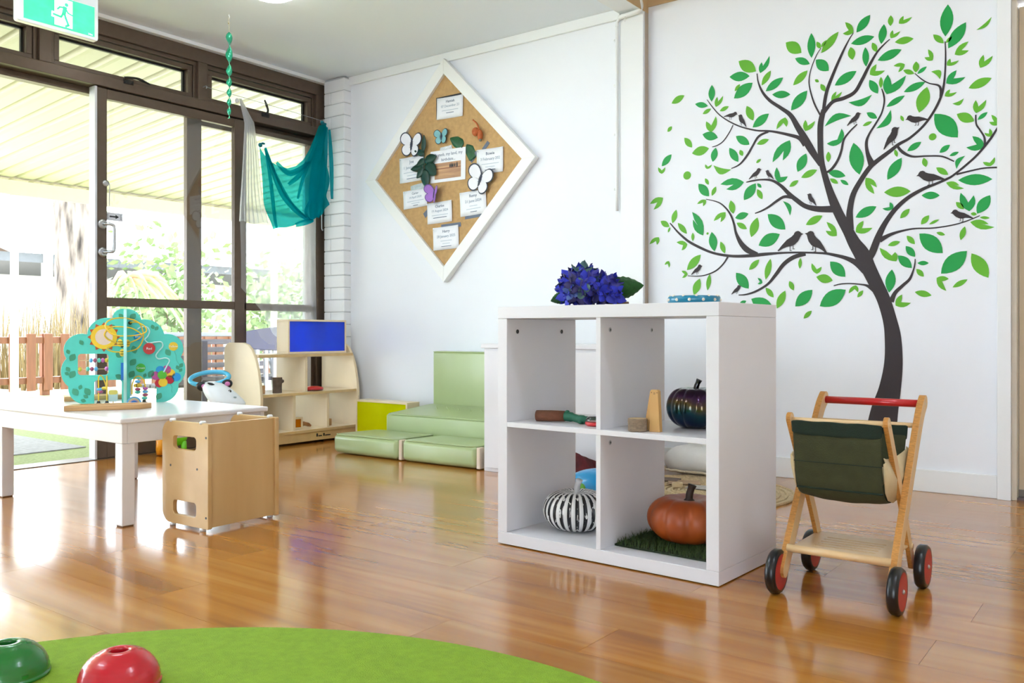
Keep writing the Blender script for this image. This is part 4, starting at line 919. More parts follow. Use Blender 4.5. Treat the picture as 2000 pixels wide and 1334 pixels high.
o = MB().tube(spline([(0,0,.016),(.0,.03,.026),(.0,.07,.018),(-.01,.10,.008)], 4), [.014]*6+[.012]*4+[.008]*3, 8).done('driftwood_piece', mat('driftwood', (176,122,80), .7, var=.2, scale=30), loc=(-4.34, 3.59, .0885), smooth=True); tag(o, 'small curved piece of driftwood beside the amber block', 'driftwood')
st = thing('bark_stump', 'small upright dark bark stump on the middle display shelf', 'stump', (-4.31, 3.40, .3215))
MB().lathe([(.028,0),(.027,.03),(.028,.065),(.030,.088),(.028,.094)], 14).ell((.01,.028,.07),(.012,.012,.012),8,6).done('bark', mat('dark_bark', (104,88,76), .9, var=.3, scale=40, bump=1), st); MB().lathe([(.026,.094),(.001,.0945)], 14).done('cut_face', mat('cut_wood', (196,164,124), .7), st)
rt = thing('red_magnifier', 'red domed toy lying flat on the middle display shelf', 'toy', (-4.29, 3.665, .3215))
MB().lathe([(.058,.006),(.062,.012),(.058,.022),(.03,.029),(.002,.031)], 24).done('dome', m_red, rt, smooth=True); MB().lathe([(.055,0),(.06,.004),(.06,.010)], 24).done('clear_rim', sheet_mat('clear_plastic', (250,235,235), .9, gloss=.1), rt, smooth=True)
# ================================================================ GREEN VINYL SEATING
m_vinyl = mat('sage_green_vinyl', (170,186,134), .32, var=.05, scale=5, bump=.12, bscale=26, coat=.12)
m_canvas = mat('cream_velcro_strip', (226,208,186), .8, var=.05)
def cushion(name, lab, pts, z0, ztab, t=.0, bev=.02, cat='cushion'):
    c = thing(name, lab, cat, (pts[0][0], pts[0][1], 0), group=None); ox, oy = pts[0]; a = MB()
    P = [(x-ox, y-oy) for x, y in pts]; n = len(P)
    lo = [a.bm.verts.new((x, y, z0)) for x, y in P]; hi = [a.bm.verts.new((x, y, z)) for (x, y), z in zip(P, ztab)]
    a.bm.faces.new(lo[::-1]); a.bm.faces.new(hi)
    for i in range(n): a.bm.faces.new((lo[i], lo[(i+1) % n], hi[(i+1) % n], hi[i]))
    a.done('cover', m_vinyl, c, smooth=True, bevel=bev, seg=5)
    R = [Vector((x, y, z-.004)) for (x, y), z in zip(P, ztab)]; ctr = sum(R, Vector())/n; R = [p+(ctr-p).normalized()*bev*.35 for p in R]; Q = []
    for i in range(n): Q += [R[i].lerp(R[(i+1) % n], t) for t in (.06,.3,.5,.7,.94)]
    MB().tube(Q, .0028, 6, closed=True).done('piping', m_vinyl, c, smooth=True)
    return c
m1 = cushion('foot_mat', 'sage green vinyl foot mat standing clear of the white cabinet', [(-3.80,3.385),(-3.285,3.378),(-3.285,3.70),(-3.76,3.70)], .004, [.112,.116,.114,.112], bev=.03)
MB().box(.517,.004,.005,.538,.05,.112).done('side_strip', m_canvas, m1, bevel=.004)
m2 = cushion('foot_mat', 'sage green vinyl foot mat beside the white cabinet', [(-3.255,3.38),(-2.752,3.388),(-2.752,3.70),(-3.25,3.70)], .004, [.118,.118,.114,.114], bev=.028)
MB().box(.505,.012,.005,.528,.05,.112).done('side_strip', m_canvas, m2, bevel=.004)
c = cushion('seat_cushion', 'sage green vinyl wedge seat cushion behind the foot mats', [(-3.70,3.71),(-2.745,3.71),(-2.745,3.945),(-3.54,3.945)], .003, [.208,.212,.262,.262], bev=.016)
wr = MB()
for k in range(9):
    x0 = .22+.085*k; wr.tube(spline([(x0,.20,.247),(x0+.03,.17,.2445+.004*(k%2)),(x0+.075,.13,.236)], 4), [.002]+[.0045]*7+[.002], 6)
wr.done('wrinkle', m_vinyl, c, smooth=True)
cushion('back_cushion', 'upright sage green vinyl back cushion against the white wall', [(-3.545,3.952),(-2.75,3.952),(-2.75,4.04),(-3.545,4.04)], .21, [.575,.575,.575,.575], bev=.016)
# ================================================================ GREEN RUG AND CONES
m_rug = mat('lime_carpet', (146,182,42), .95, var=.12, scale=55, bump=1.0, bscale=420)
rg = MB().lathe([(1.085,.0005),(1.087,.004),(1.083,.008),(1.07,.009),(.001,.009)], 120, (0,0,0)).done('round_rug', m_rug, loc=(-1.031, .390, 0)); tag(rg, 'round lime green carpet mat on the timber floor', 'rug')
def cone(lab, loc, col):
    c = thing('spot_cone', lab, 'cone', loc); P = [(.074,0),(.077,.002),(.0765,.005)]
    for k in range(9):
        t = k/8; r = .072*cos(t*1.12)+.002; z = .006+.055*sin(t*1.25)/sin(1.25); P += [(r+.0012, z), (r-.0008, z+.0028)]
    P += [(.024,.0655),(.019,.066),(.017,.062),(.017,.04)]
    MB().lathe(P, 44, caps=False).done('shell', mat('plastic_'+lab.split()[0], col, .25, var=.04, coat=.4), c, smooth=True, solid=.0012)
    MB().box(.0735,-.006,.012,.0752,.006,.018).done('moulded_tab', MATS['plastic_'+lab.split()[0]], c)
cone('red ridged plastic spot cone on the lime rug', (-1.612, .897, .0095), (206,20,40)); cone('green ridged plastic spot cone on the lime rug', (-1.828, .787, .0095), (24,118,40))
# ================================================================ ITEMS ON THE CUBE SHELF
def pumpkin(name, lab, loc, rz, R, H, ribs, dep, m, mstem, stem, cat='pumpkin', lean=0.2):
    p = thing(name, lab, cat, loc, rz); a = MB(); rings = []; n = ribs*8; M_ = 22
    for j in range(M_+1):
        t = j/M_; ph = pi*(.02+.96*t); rings.append([])
        for i in range(n):
            th = 2*pi*i/n; g = abs(cos(ribs*th/2))**.55; gr_ = 1-dep*(1-g)*sin(ph)**.4
            r = R*sin(ph)**.78*gr_; z = H*.5*(1-cos(ph))-.16*H*math.exp(-(r/(R*.42))**2)*(1 if t > .5 else -.35)
            rings[-1].append(a.bm.verts.new((r*cos(th), r*sin(th), z)))
    mz = min(v.co.z for v in a.bm.verts)
    for v in a.bm.verts: v.co.z -= mz
    a.skin(rings).done('body', m, p, smooth=True)
    z0 = H*.84-mz; L = stem
    MB().tube(spline([(0,0,z0-.01),(0,0,z0+.008),(.002*lean*5,0,z0+L*.5),(.01*lean*5,.0,z0+L)], 4), [R*.17]*2+[R*.13]*2+[R*.09]*5+[R*.085]*2+[R*.10,R*.105], 9).done('stem', mstem, p, smooth=True)
    return p
def irid():
    m = bpy.data.materials.new('oil_slick_glaze'); m.use_nodes = True; N = m.node_tree.nodes; L = m.node_tree.links; b = N['Principled BSDF']
    tc = N.new('ShaderNodeTexCoord'); nz = N.new('ShaderNodeTexNoise'); nz.inputs['Scale'].default_value = 9; nz.inputs['Detail'].default_value = 2; L.new(tc.outputs['Object'], nz.inputs['Vector'])
    sx = N.new('ShaderNodeSeparateXYZ'); L.new(tc.outputs['Object'], sx.inputs[0]); ml = N.new('ShaderNodeMath'); ml.operation = 'MULTIPLY_ADD'; ml.inputs[1].default_value = 6.5; L.new(sx.outputs['Z'], ml.inputs[0]); 
    mm = N.new('ShaderNodeMath'); mm.operation = 'MULTIPLY'; mm.inputs[1].default_value = .55; L.new(nz.outputs['Fac'], mm.inputs[0]); L.new(mm.outputs[0], ml.inputs[2])
    rp = N.new('ShaderNodeValToRGB'); e = rp.color_ramp.elements; e[0].position = .15; e[0].color = (*lin((10,12,30)),1); e[1].position = 1; e[1].color = (*lin((34,16,44)),1)
    for p, c in ((.4,(12,40,86)),(.6,(10,66,76)),(.74,(84,66,24)),(.86,(60,20,70))): k = e.new(p); k.color = (*lin(c),1)
    L.new(ml.outputs[0], rp.inputs[0]); L.new(rp.outputs[0], b.inputs['Base Color']); b.inputs['Metallic'].default_value = .85; b.inputs['Roughness'].default_value = .22; b.inputs['Coat Weight'].default_value = .5
    return m
def stripes():
    m = bpy.data.materials.new('black_white_stripes'); m.use_nodes = True; N = m.node_tree.nodes; L = m.node_tree.links; b = N['Principled BSDF']
    tc = N.new('ShaderNodeTexCoord'); sx = N.new('ShaderNodeSeparateXYZ'); L.new(tc.outputs['Object'], sx.inputs[0])
    at = N.new('ShaderNodeMath'); at.operation = 'ARCTAN2'; L.new(sx.outputs['Y'], at.inputs[0]); L.new(sx.outputs['X'], at.inputs[1])
    ml = N.new('ShaderNodeMath'); ml.operation = 'MULTIPLY'; ml.inputs[1].default_value = 26; L.new(at.outputs[0], ml.inputs[0])
    co = N.new('ShaderNodeMath'); co.operation = 'COSINE'; L.new(ml.outputs[0], co.inputs[0])
    nz = N.new('ShaderNodeTexNoise'); nz.inputs['Scale'].default_value = 55; nz.inputs['Detail'].default_value = 5; mp = N.new('ShaderNodeMapping'); mp.inputs['Scale'].default_value = (1.6,1.6,.5); L.new(tc.outputs['Object'], mp.inputs[0]); L.new(mp.outputs[0], nz.inputs['Vector'])
    g1 = N.new('ShaderNodeMath'); g1.operation = 'GREATER_THAN'; g1.inputs[1].default_value = .02; L.new(co.outputs[0], g1.inputs[0])
    g2 = N.new('ShaderNodeMath'); g2.operation = 'GREATER_THAN'; g2.inputs[1].default_value = .60; L.new(nz.outputs['Fac'], g2.inputs[0])
    mx = N.new('ShaderNodeMath'); mx.operation = 'MAXIMUM'; L.new(g1.outputs[0], mx.inputs[0]); L.new(g2.outputs[0], mx.inputs[1])
    rp = N.new('ShaderNodeValToRGB'); rp.color_ramp.elements[0].color = (*lin((20,20,26)),1); rp.color_ramp.elements[1].color = (*lin((226,224,222)),1); L.new(mx.outputs[0], rp.inputs[0]); L.new(rp.outputs[0], b.inputs['Base Color']); b.inputs['Roughness'].default_value = .3
    return m
m_gblack = mat('gloss_black_stem', (16,18,26), .2, coat=.5)
pumpkin('glazed_pumpkin', 'dark iridescent ceramic pumpkin on the middle shelf', (-1.137, 2.462, .3985), .3, .090, .138, 11, .12, irid(), m_gblack, .036)
pumpkin('striped_pumpkin', 'black and white striped pumpkin in the lower cube', (-1.545, 2.43, .0415), .1, .112, .142, 26, .07, stripes(), mat('white_stem', (214,212,212), .5), .05)
pumpkin('orange_pumpkin', 'matte orange pumpkin sitting on the patch of artificial grass', (-1.152, 2.445, .0565), .4, .127, .150, 10, .10, mat('orange_pumpkin_skin', (176,84,26), .42, var=.18, scale=9, col2=(146,60,18)), mat('dark_stem', (52,34,24), .5, var=.2), .05)
gm = thing('grass_mat', 'square of dark artificial grass in the lower cube', 'artificial grass', (-1.167, 2.40, .0418), -.0475)
MB().box(-.16,-.10,0,.16,.150,.006).done('backing', mat('grass_backing', (34,44,22), .9), gm)
r = random.Random(3); a = MB()
for _ in range(3400):
    x, y = r.uniform(-.155,.155), r.uniform(-.104,.145); th = r.uniform(0,2*pi); H1 = r.uniform(.010,.024); b = r.uniform(.004,.016); c_, s_ = cos(th), sin(th)
    a.grid([[(x+c_*b*t*t-s_*.0011*k*(1-t*.9), y+s_*b*t*t+c_*.0011*k*(1-t*.9), .005+H1*t) for k in (-1,1)] for t in (0,.55,1)])
o = a.done('blades', mat('grass_blade', (70,92,36), .6, var=.5, scale=40, col2=(40,60,22)), gm); o['kind'] = 'stuff'
stk = thing('painted_stick', 'short stick painted green with a bare brown end on the shelf', 'stick', (-1.635, 2.33, .3985))
MB().tube([(0,0,.018),(.05,.012,.019),(.095,.022,.0195)], [.018,.0182,.0175], 12).done('brown_end', mat('reddish_bark', (112,66,44), .8, var=.25, scale=30, bump=.6), stk, smooth=True)
MB().lathe([(.0178,0),(.001,.0005)], 12, (-.0002,0,.018), (0,0,1), (-.97,-.24,0)).done('cut_end', mat('cut_stick', (150,106,76), .7), stk)
MB().tube(spline([(.088,.021,.0195),(.12,.022,.018),(.15,.016,.014),(.17,.013,.0135),(.20,.018,.014),(.225,.02,.013)], 4), [.0155]*5+[.0125]*4+[.014]*4+[.0115]*4+[.010]*4, 12).ell((.105,.02,.034),(.008,.008,.006),8,6).ell((.165,.004,.008),(.009,.008,.008),8,6).done('painted_end', mat('green_paint', (16,92,66), .6, var=.15, scale=20, bump=.4), stk, smooth=True)
wb = thing('wooden_ball', 'grooved golden wooden ball behind the shelf divider', 'ball', (-1.412, 2.44, .3985))
MB().ell((0,0,.045),(.045,.045,.045),24,16).done('ball', mat('golden_wood', (206,150,66), .45, var=.12, scale=12), wb, smooth=True)
for k in range(5): MB().tube([(.0453*cos(t)*cos(.35*k-.7)-.0, .0453*sin(t)*cos(.35*k-.7), .045+.0453*sin(.35*k-.7)) for t in [2*pi*i/24 for i in range(24)]], .0012, 5, True).done('groove_ring', mat('dark_groove', (150,98,40), .6), wb)
rs_ = thing('red_shaker', 'round red and clear shaker beside the shelf divider', 'toy', (-1.405, 2.325, .3985))
MB().lathe([(.03,0),(.036,.004),(.036,.012),(.03,.014)], 24).done('red_base', m_red, rs_, smooth=True); MB().lathe([(.035,.0125),(.034,.022),(.026,.029),(.002,.031)], 24).done('clear_dome', MATS['clear_plastic'], rs_, smooth=True); MB().lathe([(.03,.014),(.001,.0145)], 20).done('inner_disc', mat('pink_disc', (226,196,196), .4), rs_)
sl = thing('log_slice', 'short log slice with silvery bark on the middle shelf', 'log', (-1.232, 2.268, .3985))
MB().lathe([(.026,0),(.0285,.003),(.028,.015),(.0285,.03),(.028,.036),(.026,.0375)], 20).done('bark', mat('silver_bark', (150,128,106), .85, var=.35, scale=60, stretch=(1,1,2.5), bump=.8), sl, smooth=False); MB().lathe([(.026,.0376),(.001,.0379)], 20).done('cut_face', mat('cut_log', (202,172,130), .7, var=.1), sl)
m_beech = mat('beech_block', (206,160,98), .5, var=.1, scale=9, stretch=(2,2,.3))
wd = thing('peg_block', 'upright tapered beech block with stamped end beside the log slice', 'block', (-1.182, 2.285, .3985), -.05)
MB().poly([(-.017,0),(.018,0),(.012,.118),(.008,.122),(-.010,.122),(-.014,.118)], .016, Matrix.Translation((0,.008,0)) @ FACE_W).done('body', m_beech, wd, bevel=.001)
MB().box(-.003,-.0085,.112,.004,-.0081,.1135).box(-.003,-.0085,.109,.003,-.0081,.1102).cyl((-.009,-.0085,.114),(-.009,-.0080,.114),.0016,n=8).cyl((.009,-.0085,.114),(.009,-.0080,.114),.0016,n=8).done('stamp', mat('brown_stamp', (110,76,44), .6), wd)
w2 = MB().poly([(-.022,0),(-.008,0),(.010,.112),(-.001,.116)], .016, FACE_W).done('peg_block', m_beech, loc=(-1.205, 2.312, .3985), bevel=.001); tag(w2, 'beech block leaning behind the upright tapered block', 'block')
# ---- on top of the shelf
SHT = .7705
hy = thing('hydrangea', 'deep blue artificial hydrangea head lying on the cube shelf', 'flower', (-1.50, 2.44, SHT), .55)
m_pet = [mat('petal_%d' % i, c, .55, var=.25, scale=40, col2=c2) for i, (c, c2) in enumerate((((52,62,206),(30,34,150)),((70,66,170),(44,40,110)),((92,116,176),(50,70,140)),((66,58,120),(38,36,80)),((90,120,120),(50,84,80))))]
a = MB()
for k in range(4):
    rows = []
    for i in range(5):
        t = i/4; ww = .0105*sin(pi*min(1, t*.85+.10))**.8; rows.append([Vector((.003+t*.021, s*ww, .002+.010*t*t-.004*abs(s))) for s in (-1,0,1)])
    Mx = Matrix.Rotation(k*pi/2, 4, 'Z'); a.grid([[Mx @ p for p in r_] for r_ in rows])
flo = a.mesh('floret', True); r = random.Random(11)
cen = [((-.03,0,.066), (.062,.060,.058), 62), ((.045,-.01,.052), (.046,.048,.046), 38)]
for c0, rad, n in cen:
    for i in range(n):
        z = 1-2*(i+.5)/n; ph = i*2.39996; q = math.sqrt(1-z*z); d = Vector((q*cos(ph), q*sin(ph), z))
        p = Vector(c0)+Vector((d.x*rad[0], d.y*rad[1], d.z*rad[2]))*r.uniform(.86,1.04)
        if p.z < .030: p.z = .030+r.uniform(0,.006)
        dd = (d+Vector((r.uniform(-.35,.35), r.uniform(-.35,.35), r.uniform(-.2,.35)))).normalized()
        o = bpy.data.objects.new('floret', flo.copy() if False else flo); COL.objects.link(o); o.parent = hy; o.location = p
        o.rotation_euler = dd.to_track_quat('Z','Y').to_euler(); o.rotation_euler.rotate_axis('Z', r.uniform(0,3)); s_ = r.uniform(1.1,1.6); o.scale = (s_,)*3
        if not flo.materials: flo.materials.append(m_pet[0])
        o.material_slots[0].link = 'OBJECT'; o.material_slots[0].material = m_pet[r.choice((0,0,0,1,1,1,2,3,3,4))]
MB().ell((-.03,0,.066),(.048,.046,.046),14,10).ell((.045,-.01,.052),(.034,.036,.034),14,10).done('flower_core', m_pet[3], hy, smooth=True)
m_hl = mat('hydrangea_leaf', (36,92,26), .45, var=.3, scale=50, bump=.5, bscale=120, col2=(22,66,18))
def hleaf(base, yaw, pitch, roll, L, wd):
    rows = []
    for i in range(15):
        t = i/14; ww = wd*(sin(pi*t**.75)**.85)*(1+(.07 if i % 2 else -.02)); rows.append([(t*L, s*ww, -.18*L*t*t+.12*ww*abs(s)) for s in (-1,-.6,-.25,0,.25,.6,1)])
    a = MB().grid(rows); bmesh.ops.transform(a.bm, matrix=Matrix.Translation(base) @ Matrix.Rotation(yaw,4,'Z') @ Matrix.Rotation(pitch,4,'Y') @ Matrix.Rotation(roll,4,'X'), verts=a.bm.verts[:])
    a.done('leaf', m_hl, hy, smooth=True, solid=.0008)
hleaf((.06,.0,.05), -.05, -.25, -1.05, .115, .040); hleaf((-.08,0,.03), 2.9, .1, .9, .05, .022); hleaf((-.07,.01,.07), 2.7, -.1, .9, .04, .018)
MB().tube([(.05,0,.02),(.10,.005,.010),(.125,.008,.009)], .008, 8).done('stem', mat('brown_stem', (104,76,50), .7), hy, smooth=True)
pa = MB().grid([[(-.10+.2*i/4, -.07+.14*j/3, .0012+.004*max(0, abs(i/2-1)-.4)) for i in range(5)] for j in range(4)]).done('paper_sheet', m_paper, loc=(-1.30, 2.42, SHT), rot=(0,0,.3), solid=.0006); tag(pa, 'flat sheet of paper lying on the cube shelf', 'paper')
bg_ = thing('dotted_bangle', 'teal bangle with raised cream dots on the cube shelf', 'bangle', (-1.115, 2.40, SHT))
a = MB(); rings = []
for j in range(48):
    t = 2*pi*j/48; d = Vector((cos(t), sin(t), 0)); rings.append([a.bm.verts.new(d*(.068+.009*cos(q)*abs(cos(q))**-.3)+Vector((0,0,.0125+.0120*math.copysign(abs(sin(q))**.6, sin(q))))) for q in [2*pi*i/12+.05 for i in range(12)]])
a.skin(rings, False, True).done('ring', mat('teal_lacquer', (0,124,158), .3, var=.06, coat=.3), bg_, smooth=True)
for j in range(24):
    t = 2*pi*j/24; rr, z = (.0765, .012) if j % 2 else (.071, .0225); MB().ell((rr*cos(t), rr*sin(t), z), (.0048,.0048,.0048), 10, 6).done('dot', mat('cream_dot', (236,224,204), .4), bg_, smooth=True)
# ================================================================ BEHIND THE SHELF
m_jute = mat('jute_braid', (204,180,142), .95, var=.2, scale=90, bump=1.0, bscale=200)
jr = thing('jute_rug', 'round braided jute rug on the floor below the mural', 'rug', (-1.60, 3.50, 0))
a = MB(); P = []
for k in range(13):
    R = .025+.0305*k; ring = [(R*cos(t), R*sin(t), .006) for t in [2*pi*i/64 for i in range(64)]]
    MB().tube([(x*(1+.006*sin(40*i)), y*(1+.006*sin(40*i)), z) for i, (x, y, z) in enumerate(ring)], .0065 if False else [.0060+.0012*sin(i*2.1+k) for i in range(64)], 6, True).done('braid', m_jute, jr, smooth=True)
MB().lathe([(.395,.001),(.395,.005),(.001,.005)], 48).done('base', m_jute, jr)
def blob(name, lab, cat, loc, rad, seed, m, amp=.25, fold=7, p_=2.2, rz=0):
    r = random.Random(seed); a = MB(); rings = []; n, M_ = 40, 16; ph = [r.uniform(0,6) for _ in range(8)]
    for j in range(M_+1):
        t = j/M_; al = pi/2*t; rings.append([])
        for i in range(n):
            th = 2*pi*i/n; q = 1+amp*(.5*sin(fold*th+ph[0]+3*t)+.35*sin((fold+4)*th+ph[1]-4*t)+.3*sin(3*th+ph[2]))*(.35+.65*cos(al))
            ce = lambda v: math.copysign(abs(v)**(2/p_), v)
            rings[-1].append(a.bm.verts.new((rad[0]*cos(al)**(2/p_)*ce(cos(th))*q+.0, rad[1]*cos(al)**(2/p_)*ce(sin(th))*q, max(.0, rad[2]*sin(al)**.8*(1+amp*.6*sin(2*th+ph[3]+5*t))))))
    o = a.skin(rings).done(name, m, loc=loc, smooth=True, rot=(0,0,rz)); tag(o, lab, cat); return o
blob('blanket', 'crumpled dark red blanket heaped before the white cabinet', 'blanket', (-2.13, 3.25, 0), (.20,.10,.155), 5, mat('maroon_fleece', (110,34,40), .9, var=.3, scale=12, bump=.6, bscale=60, col2=(64,14,20)), .22)
wc = thing('floor_cushion', 'plump white floor cushion against the mural wall', 'cushion', (-1.78, 3.925, 0), .0)
a = MB(); rings = []; n = 44
for j in range(13):
    t = j/12; al = -pi/2+pi*t; rings.append([])
    for i in range(n):
        th = 2*pi*i/n; ce = lambda v, e: math.copysign(abs(v)**e, v); k = abs(cos(al))**.55
        rings[-1].append(a.bm.verts.new((.17*ce(cos(th),.5)*k, .125*ce(sin(th),.5)*k, .075+.072*sin(al)*(1-.10*abs(cos(2*th)))+.004*sin(9*th+6*t))))
a.skin(rings).done('cover', mat('white_cotton', (238,234,228), .9, var=.06, scale=10, bump=.5, bscale=18), wc, smooth=True)
MB().tube([(.172*math.copysign(abs(cos(t))**.5,cos(t)), .127*math.copysign(abs(sin(t))**.5,sin(t)), .030+.002*sin(20*t)) for t in [2*pi*i/60 for i in range(60)]], .006, 6, True).done('fringe', mat('cream_fringe', (222,206,178), .95, bump=1, bscale=200), wc, smooth=True)
wt = thing('blue_toy', 'rounded blue plastic toy with a green disc eye', 'toy', (-1.775, 2.94, 0), .45)
m_sky = mat('sky_blue_plastic', (10,150,214), .25, coat=.3, var=.04); m_lime = mat('lime_plastic', (130,210,90), .3, var=.04)
MB().ell((0,0,.078),(.13,.09,.077),24,14).done('body', m_sky, wt, smooth=True)
MB().lathe([(.026,0),(.026,.006),(.02,.010),(.001,.011)], 18, (-.06,-.079,.085), (1,0,0), (-.25,-.95,.15)).done('eye', m_lime, wt, smooth=True)
MB().ell((-.125,-.01,.125),(.02,.02,.05),12,8,Matrix.Rotation(-.5,4,'Y')).done('tail', m_sky, wt, smooth=True); MB().ell((-.155,-.01,.155),(.012,.016,.025),10,8).done('tail_tip', m_red, wt, smooth=True); MB().ell((-.105,-.012,.085),(.022,.022,.028),10,8).done('tail_band', m_lime, wt, smooth=True)
def flat(lab, loc, rz, w0, d0, h0, m, cat='book', nm='picture_card'):
    o = MB().box(-w0/2,-d0/2,0,w0/2,d0/2,h0).done(nm, m, loc=loc, rot=(0,0,rz), bevel=.001); tag(o, lab, cat)
flat('brown picture card lying on the jute rug', (-1.72,3.60,.0135), .5, .14, .10, .004, mat('kraft_card', (164,132,100), .7, var=.25, scale=20)); flat('grey printed card lying on the jute rug', (-1.60,3.53,.0135), .15, .13, .09, .003, mat('grey_card', (176,168,160), .6, var=.3, scale=25), 'card'); flat('dark booklet lying near the brown picture card', (-1.83,3.62,.0135), .2, .14, .08, .006, mat('dark_cover', (96,78,66), .6, var=.2))
tr_ = MB().lathe([(.016,0),(.024,0),(.024,.016),(.016,.016),(.016,0)], 24, caps=False).done('tape_roll', mat('cream_tape', (222,196,156), .5), loc=(-1.705,3.50,.0135), smooth=False); tag(tr_, 'small cream tape roll on the jute rug', 'tape')
# ================================================================ TOY SHOPPING TROLLEY
m_tw = mat('pale_trolley_birch', (226,190,140), .4, var=.08, scale=9, stretch=(1,1,.3), coat=.2); m_te = mat('trolley_ply_edge', (198,138,68), .45, var=.3, scale=90, stretch=(1,6,.3))
m_olive = mat('olive_canvas', (58,60,34), .9, var=.15, scale=30, bump=.4, bscale=300); m_dkg = mat('dark_green_canvas', (22,38,26), .9, var=.15, scale=30, bump=.3, bscale=300); m_calico = mat('cream_calico', (206,186,146), .9, var=.08, scale=20)
m_rub = mat('black_tyre', (20,20,24), .3, var=.1); m_wred = mat('red_wheel', (176,40,40), .45, var=.08)
ty = thing('toy_trolley', 'wooden toy shopping trolley with an olive canvas basket and red wheels', 'trolley', (-.667, 2.262, 0))
HW = .137
def stick_board(pts, wdt, x, t, nm='frame_board', hook=False):
    P = spline([(p[0], p[1], 0) for p in pts], 6); A = []; B_ = []
    for i, p in enumerate(P):
        d = (P[min(i+1, len(P)-1)]-P[max(i-1, 0)]).normalized(); n = Vector((-d.y, d.x, 0))*wdt/2; A.append(((p+n).x, (p+n).y)); B_.append(((p-n).x, (p-n).y))
    def cap(c, d):
        th = math.atan2(d.y, d.x); return [(c.x+wdt/2*cos(th+pi/2-pi*k/7), c.y+wdt/2*sin(th+pi/2-pi*k/7)) for k in range(1, 7)]
    O = A+cap(P[-1], P[-1]-P[-2])+B_[::-1]+cap(P[0], P[0]-P[1])
    o = MB().poly(O, t, Matrix.Translation((x-t/2, 0, 0)) @ FACE_U).done(nm, m_tw, ty, bevel=.0012); o.data.materials.append(m_te)
    for f in o.data.polygons: f.material_index = 0 if abs(f.normal.x) > .5 else 1
    return o
WH = .058
for s in (-1, 1):
    b = stick_board([(.008,.062),(.12,.21),(.25,.385),(.315,.465),(.352,.494)], .040, s*(HW-.002), .017, 'handle_board')
    MB().cyl((s*(HW+.0062),.347,.490),(s*(HW+.0066),.347,.490),.004,n=8).cyl((s*(HW+.0062),.29,.435),(s*(HW+.0066),.29,.435),.003,n=8).cyl((s*(HW+.0062),.165,.27),(s*(HW+.0066),.165,.27),.0035,n=8).done('screw_head', m_steel, b)
    stick_board([(.282,.062),(.20,.20),(.10,.345),(.02,.462)], .030, s*(HW-.0165), .012, 'basket_board')
    for y, xx in ((.0, HW+.012), (.284, HW+.012)):
        x0 = s*xx
        w_ = MB().lathe([(.044,-.013),(.053,-.013),(.058,-.007),(.058,.007),(.053,.013),(.044,.013)], 40, (x0,y,WH), (0,1,0), (1,0,0)).done('tyre', m_rub, ty, smooth=True)
        hb_ = MB().lathe([(.0465,-.0134),(.001,-.0136)], 32, (x0,y,WH), (0,1,0), (1,0,0), False).lathe([(.0465,.0134),(.001,.0136)], 32, (x0,y,WH), (0,1,0), (1,0,0), False).done('hub', m_wred, w_)
        MB().lathe([(.006,.0134),(.006,.0155),(.003,.018)], 10, (x0,y,WH), (0,1,0), (1,0,0)).done('axle_nut', m_steel, w_) if s > 0 else MB().lathe([(.006,.0134),(.006,.0155),(.003,.018)], 10, (x0,y,WH), (0,-1,0), (-1,0,0)).done('axle_nut', m_steel, w_)
MB().cyl((-HW+.006,.347,.490),(HW-.006,.347,.490),.0105,n=16).done('handle_bar', m_red, ty, smooth=True)
for y, z, r_ in ((.285,.435,.007),(.022,.458,.007),(.026,.118,.0105),(.262,.112,.0085)): MB().cyl((-HW+.008,y,z),(HW-.008,y,z),r_,n=14).done('rod', m_tw, ty, smooth=True)
pl_ = plate([rrect(-.122,.034,.122,.256,.004)]+[rrect(-.078,.083+.027*k,.078,.0915+.027*k,.0015,2) for k in range(5)], .006, .0006)
link('slatted_tray', pl_, m_tw, ty, loc=(0,0,.118))
# canvas sling: front rod -> belly -> rear rod
F, Rr = Vector((.022,.458)), Vector((.285,.435))
sl_ = [(.010,.458),(.012,.43),(.014,.40),(.022,.36),(.03,.32),(.042,.285),(.07,.262),(.115,.25),(.16,.252),(.20,.27),(.228,.30),(.248,.34),(.262,.38),(.272,.41),(.277,.435)]
sl_ = [(p.x, p.y) for p in spline([(y, z, 0) for y, z in sl_], 4)]; NS = len(sl_)-1
def sling(i0, i1, m, nm, off=0, hw=.112):
    rows = []
    for i in range(i0, i1+1):
        y, z = sl_[i]; rows.append([(hw*(k/8*2-1)*(1.0-.02*sin(pi*i/NS)), y+off*(-1 if i < NS/2 else 1)+.0022*sin(k*1.9+i*.18), z+.002*sin(k*2.3+i*.25)-.010*(1-(k/4-1)**2)*sin(pi*i/NS)) for k in range(9)])
    return MB().grid(rows).done(nm, m, ty, smooth=True, solid=.003, subd=1)
bas = sling(3, NS-4, m_olive, 'canvas_basket'); sling(0, 5, m_dkg, 'canvas_band', .0025, .114); sling(NS-6, NS, m_dkg, 'canvas_band', .0025, .114)
MB().tube([(-.010 if False else x, sl_[20][0]-.004, sl_[20][1]-.004) for x in [-.108+.216*i/12 for i in range(13)]], .0028, 6).done('piping', m_dkg, bas, smooth=True)
MB().tube([(x, sl_[12][0]-.0032, sl_[12][1]-.008) for x in [-.110+.22*i/12 for i in range(13)]], .0012, 5).done('seam', m_dkg, bas, smooth=True)
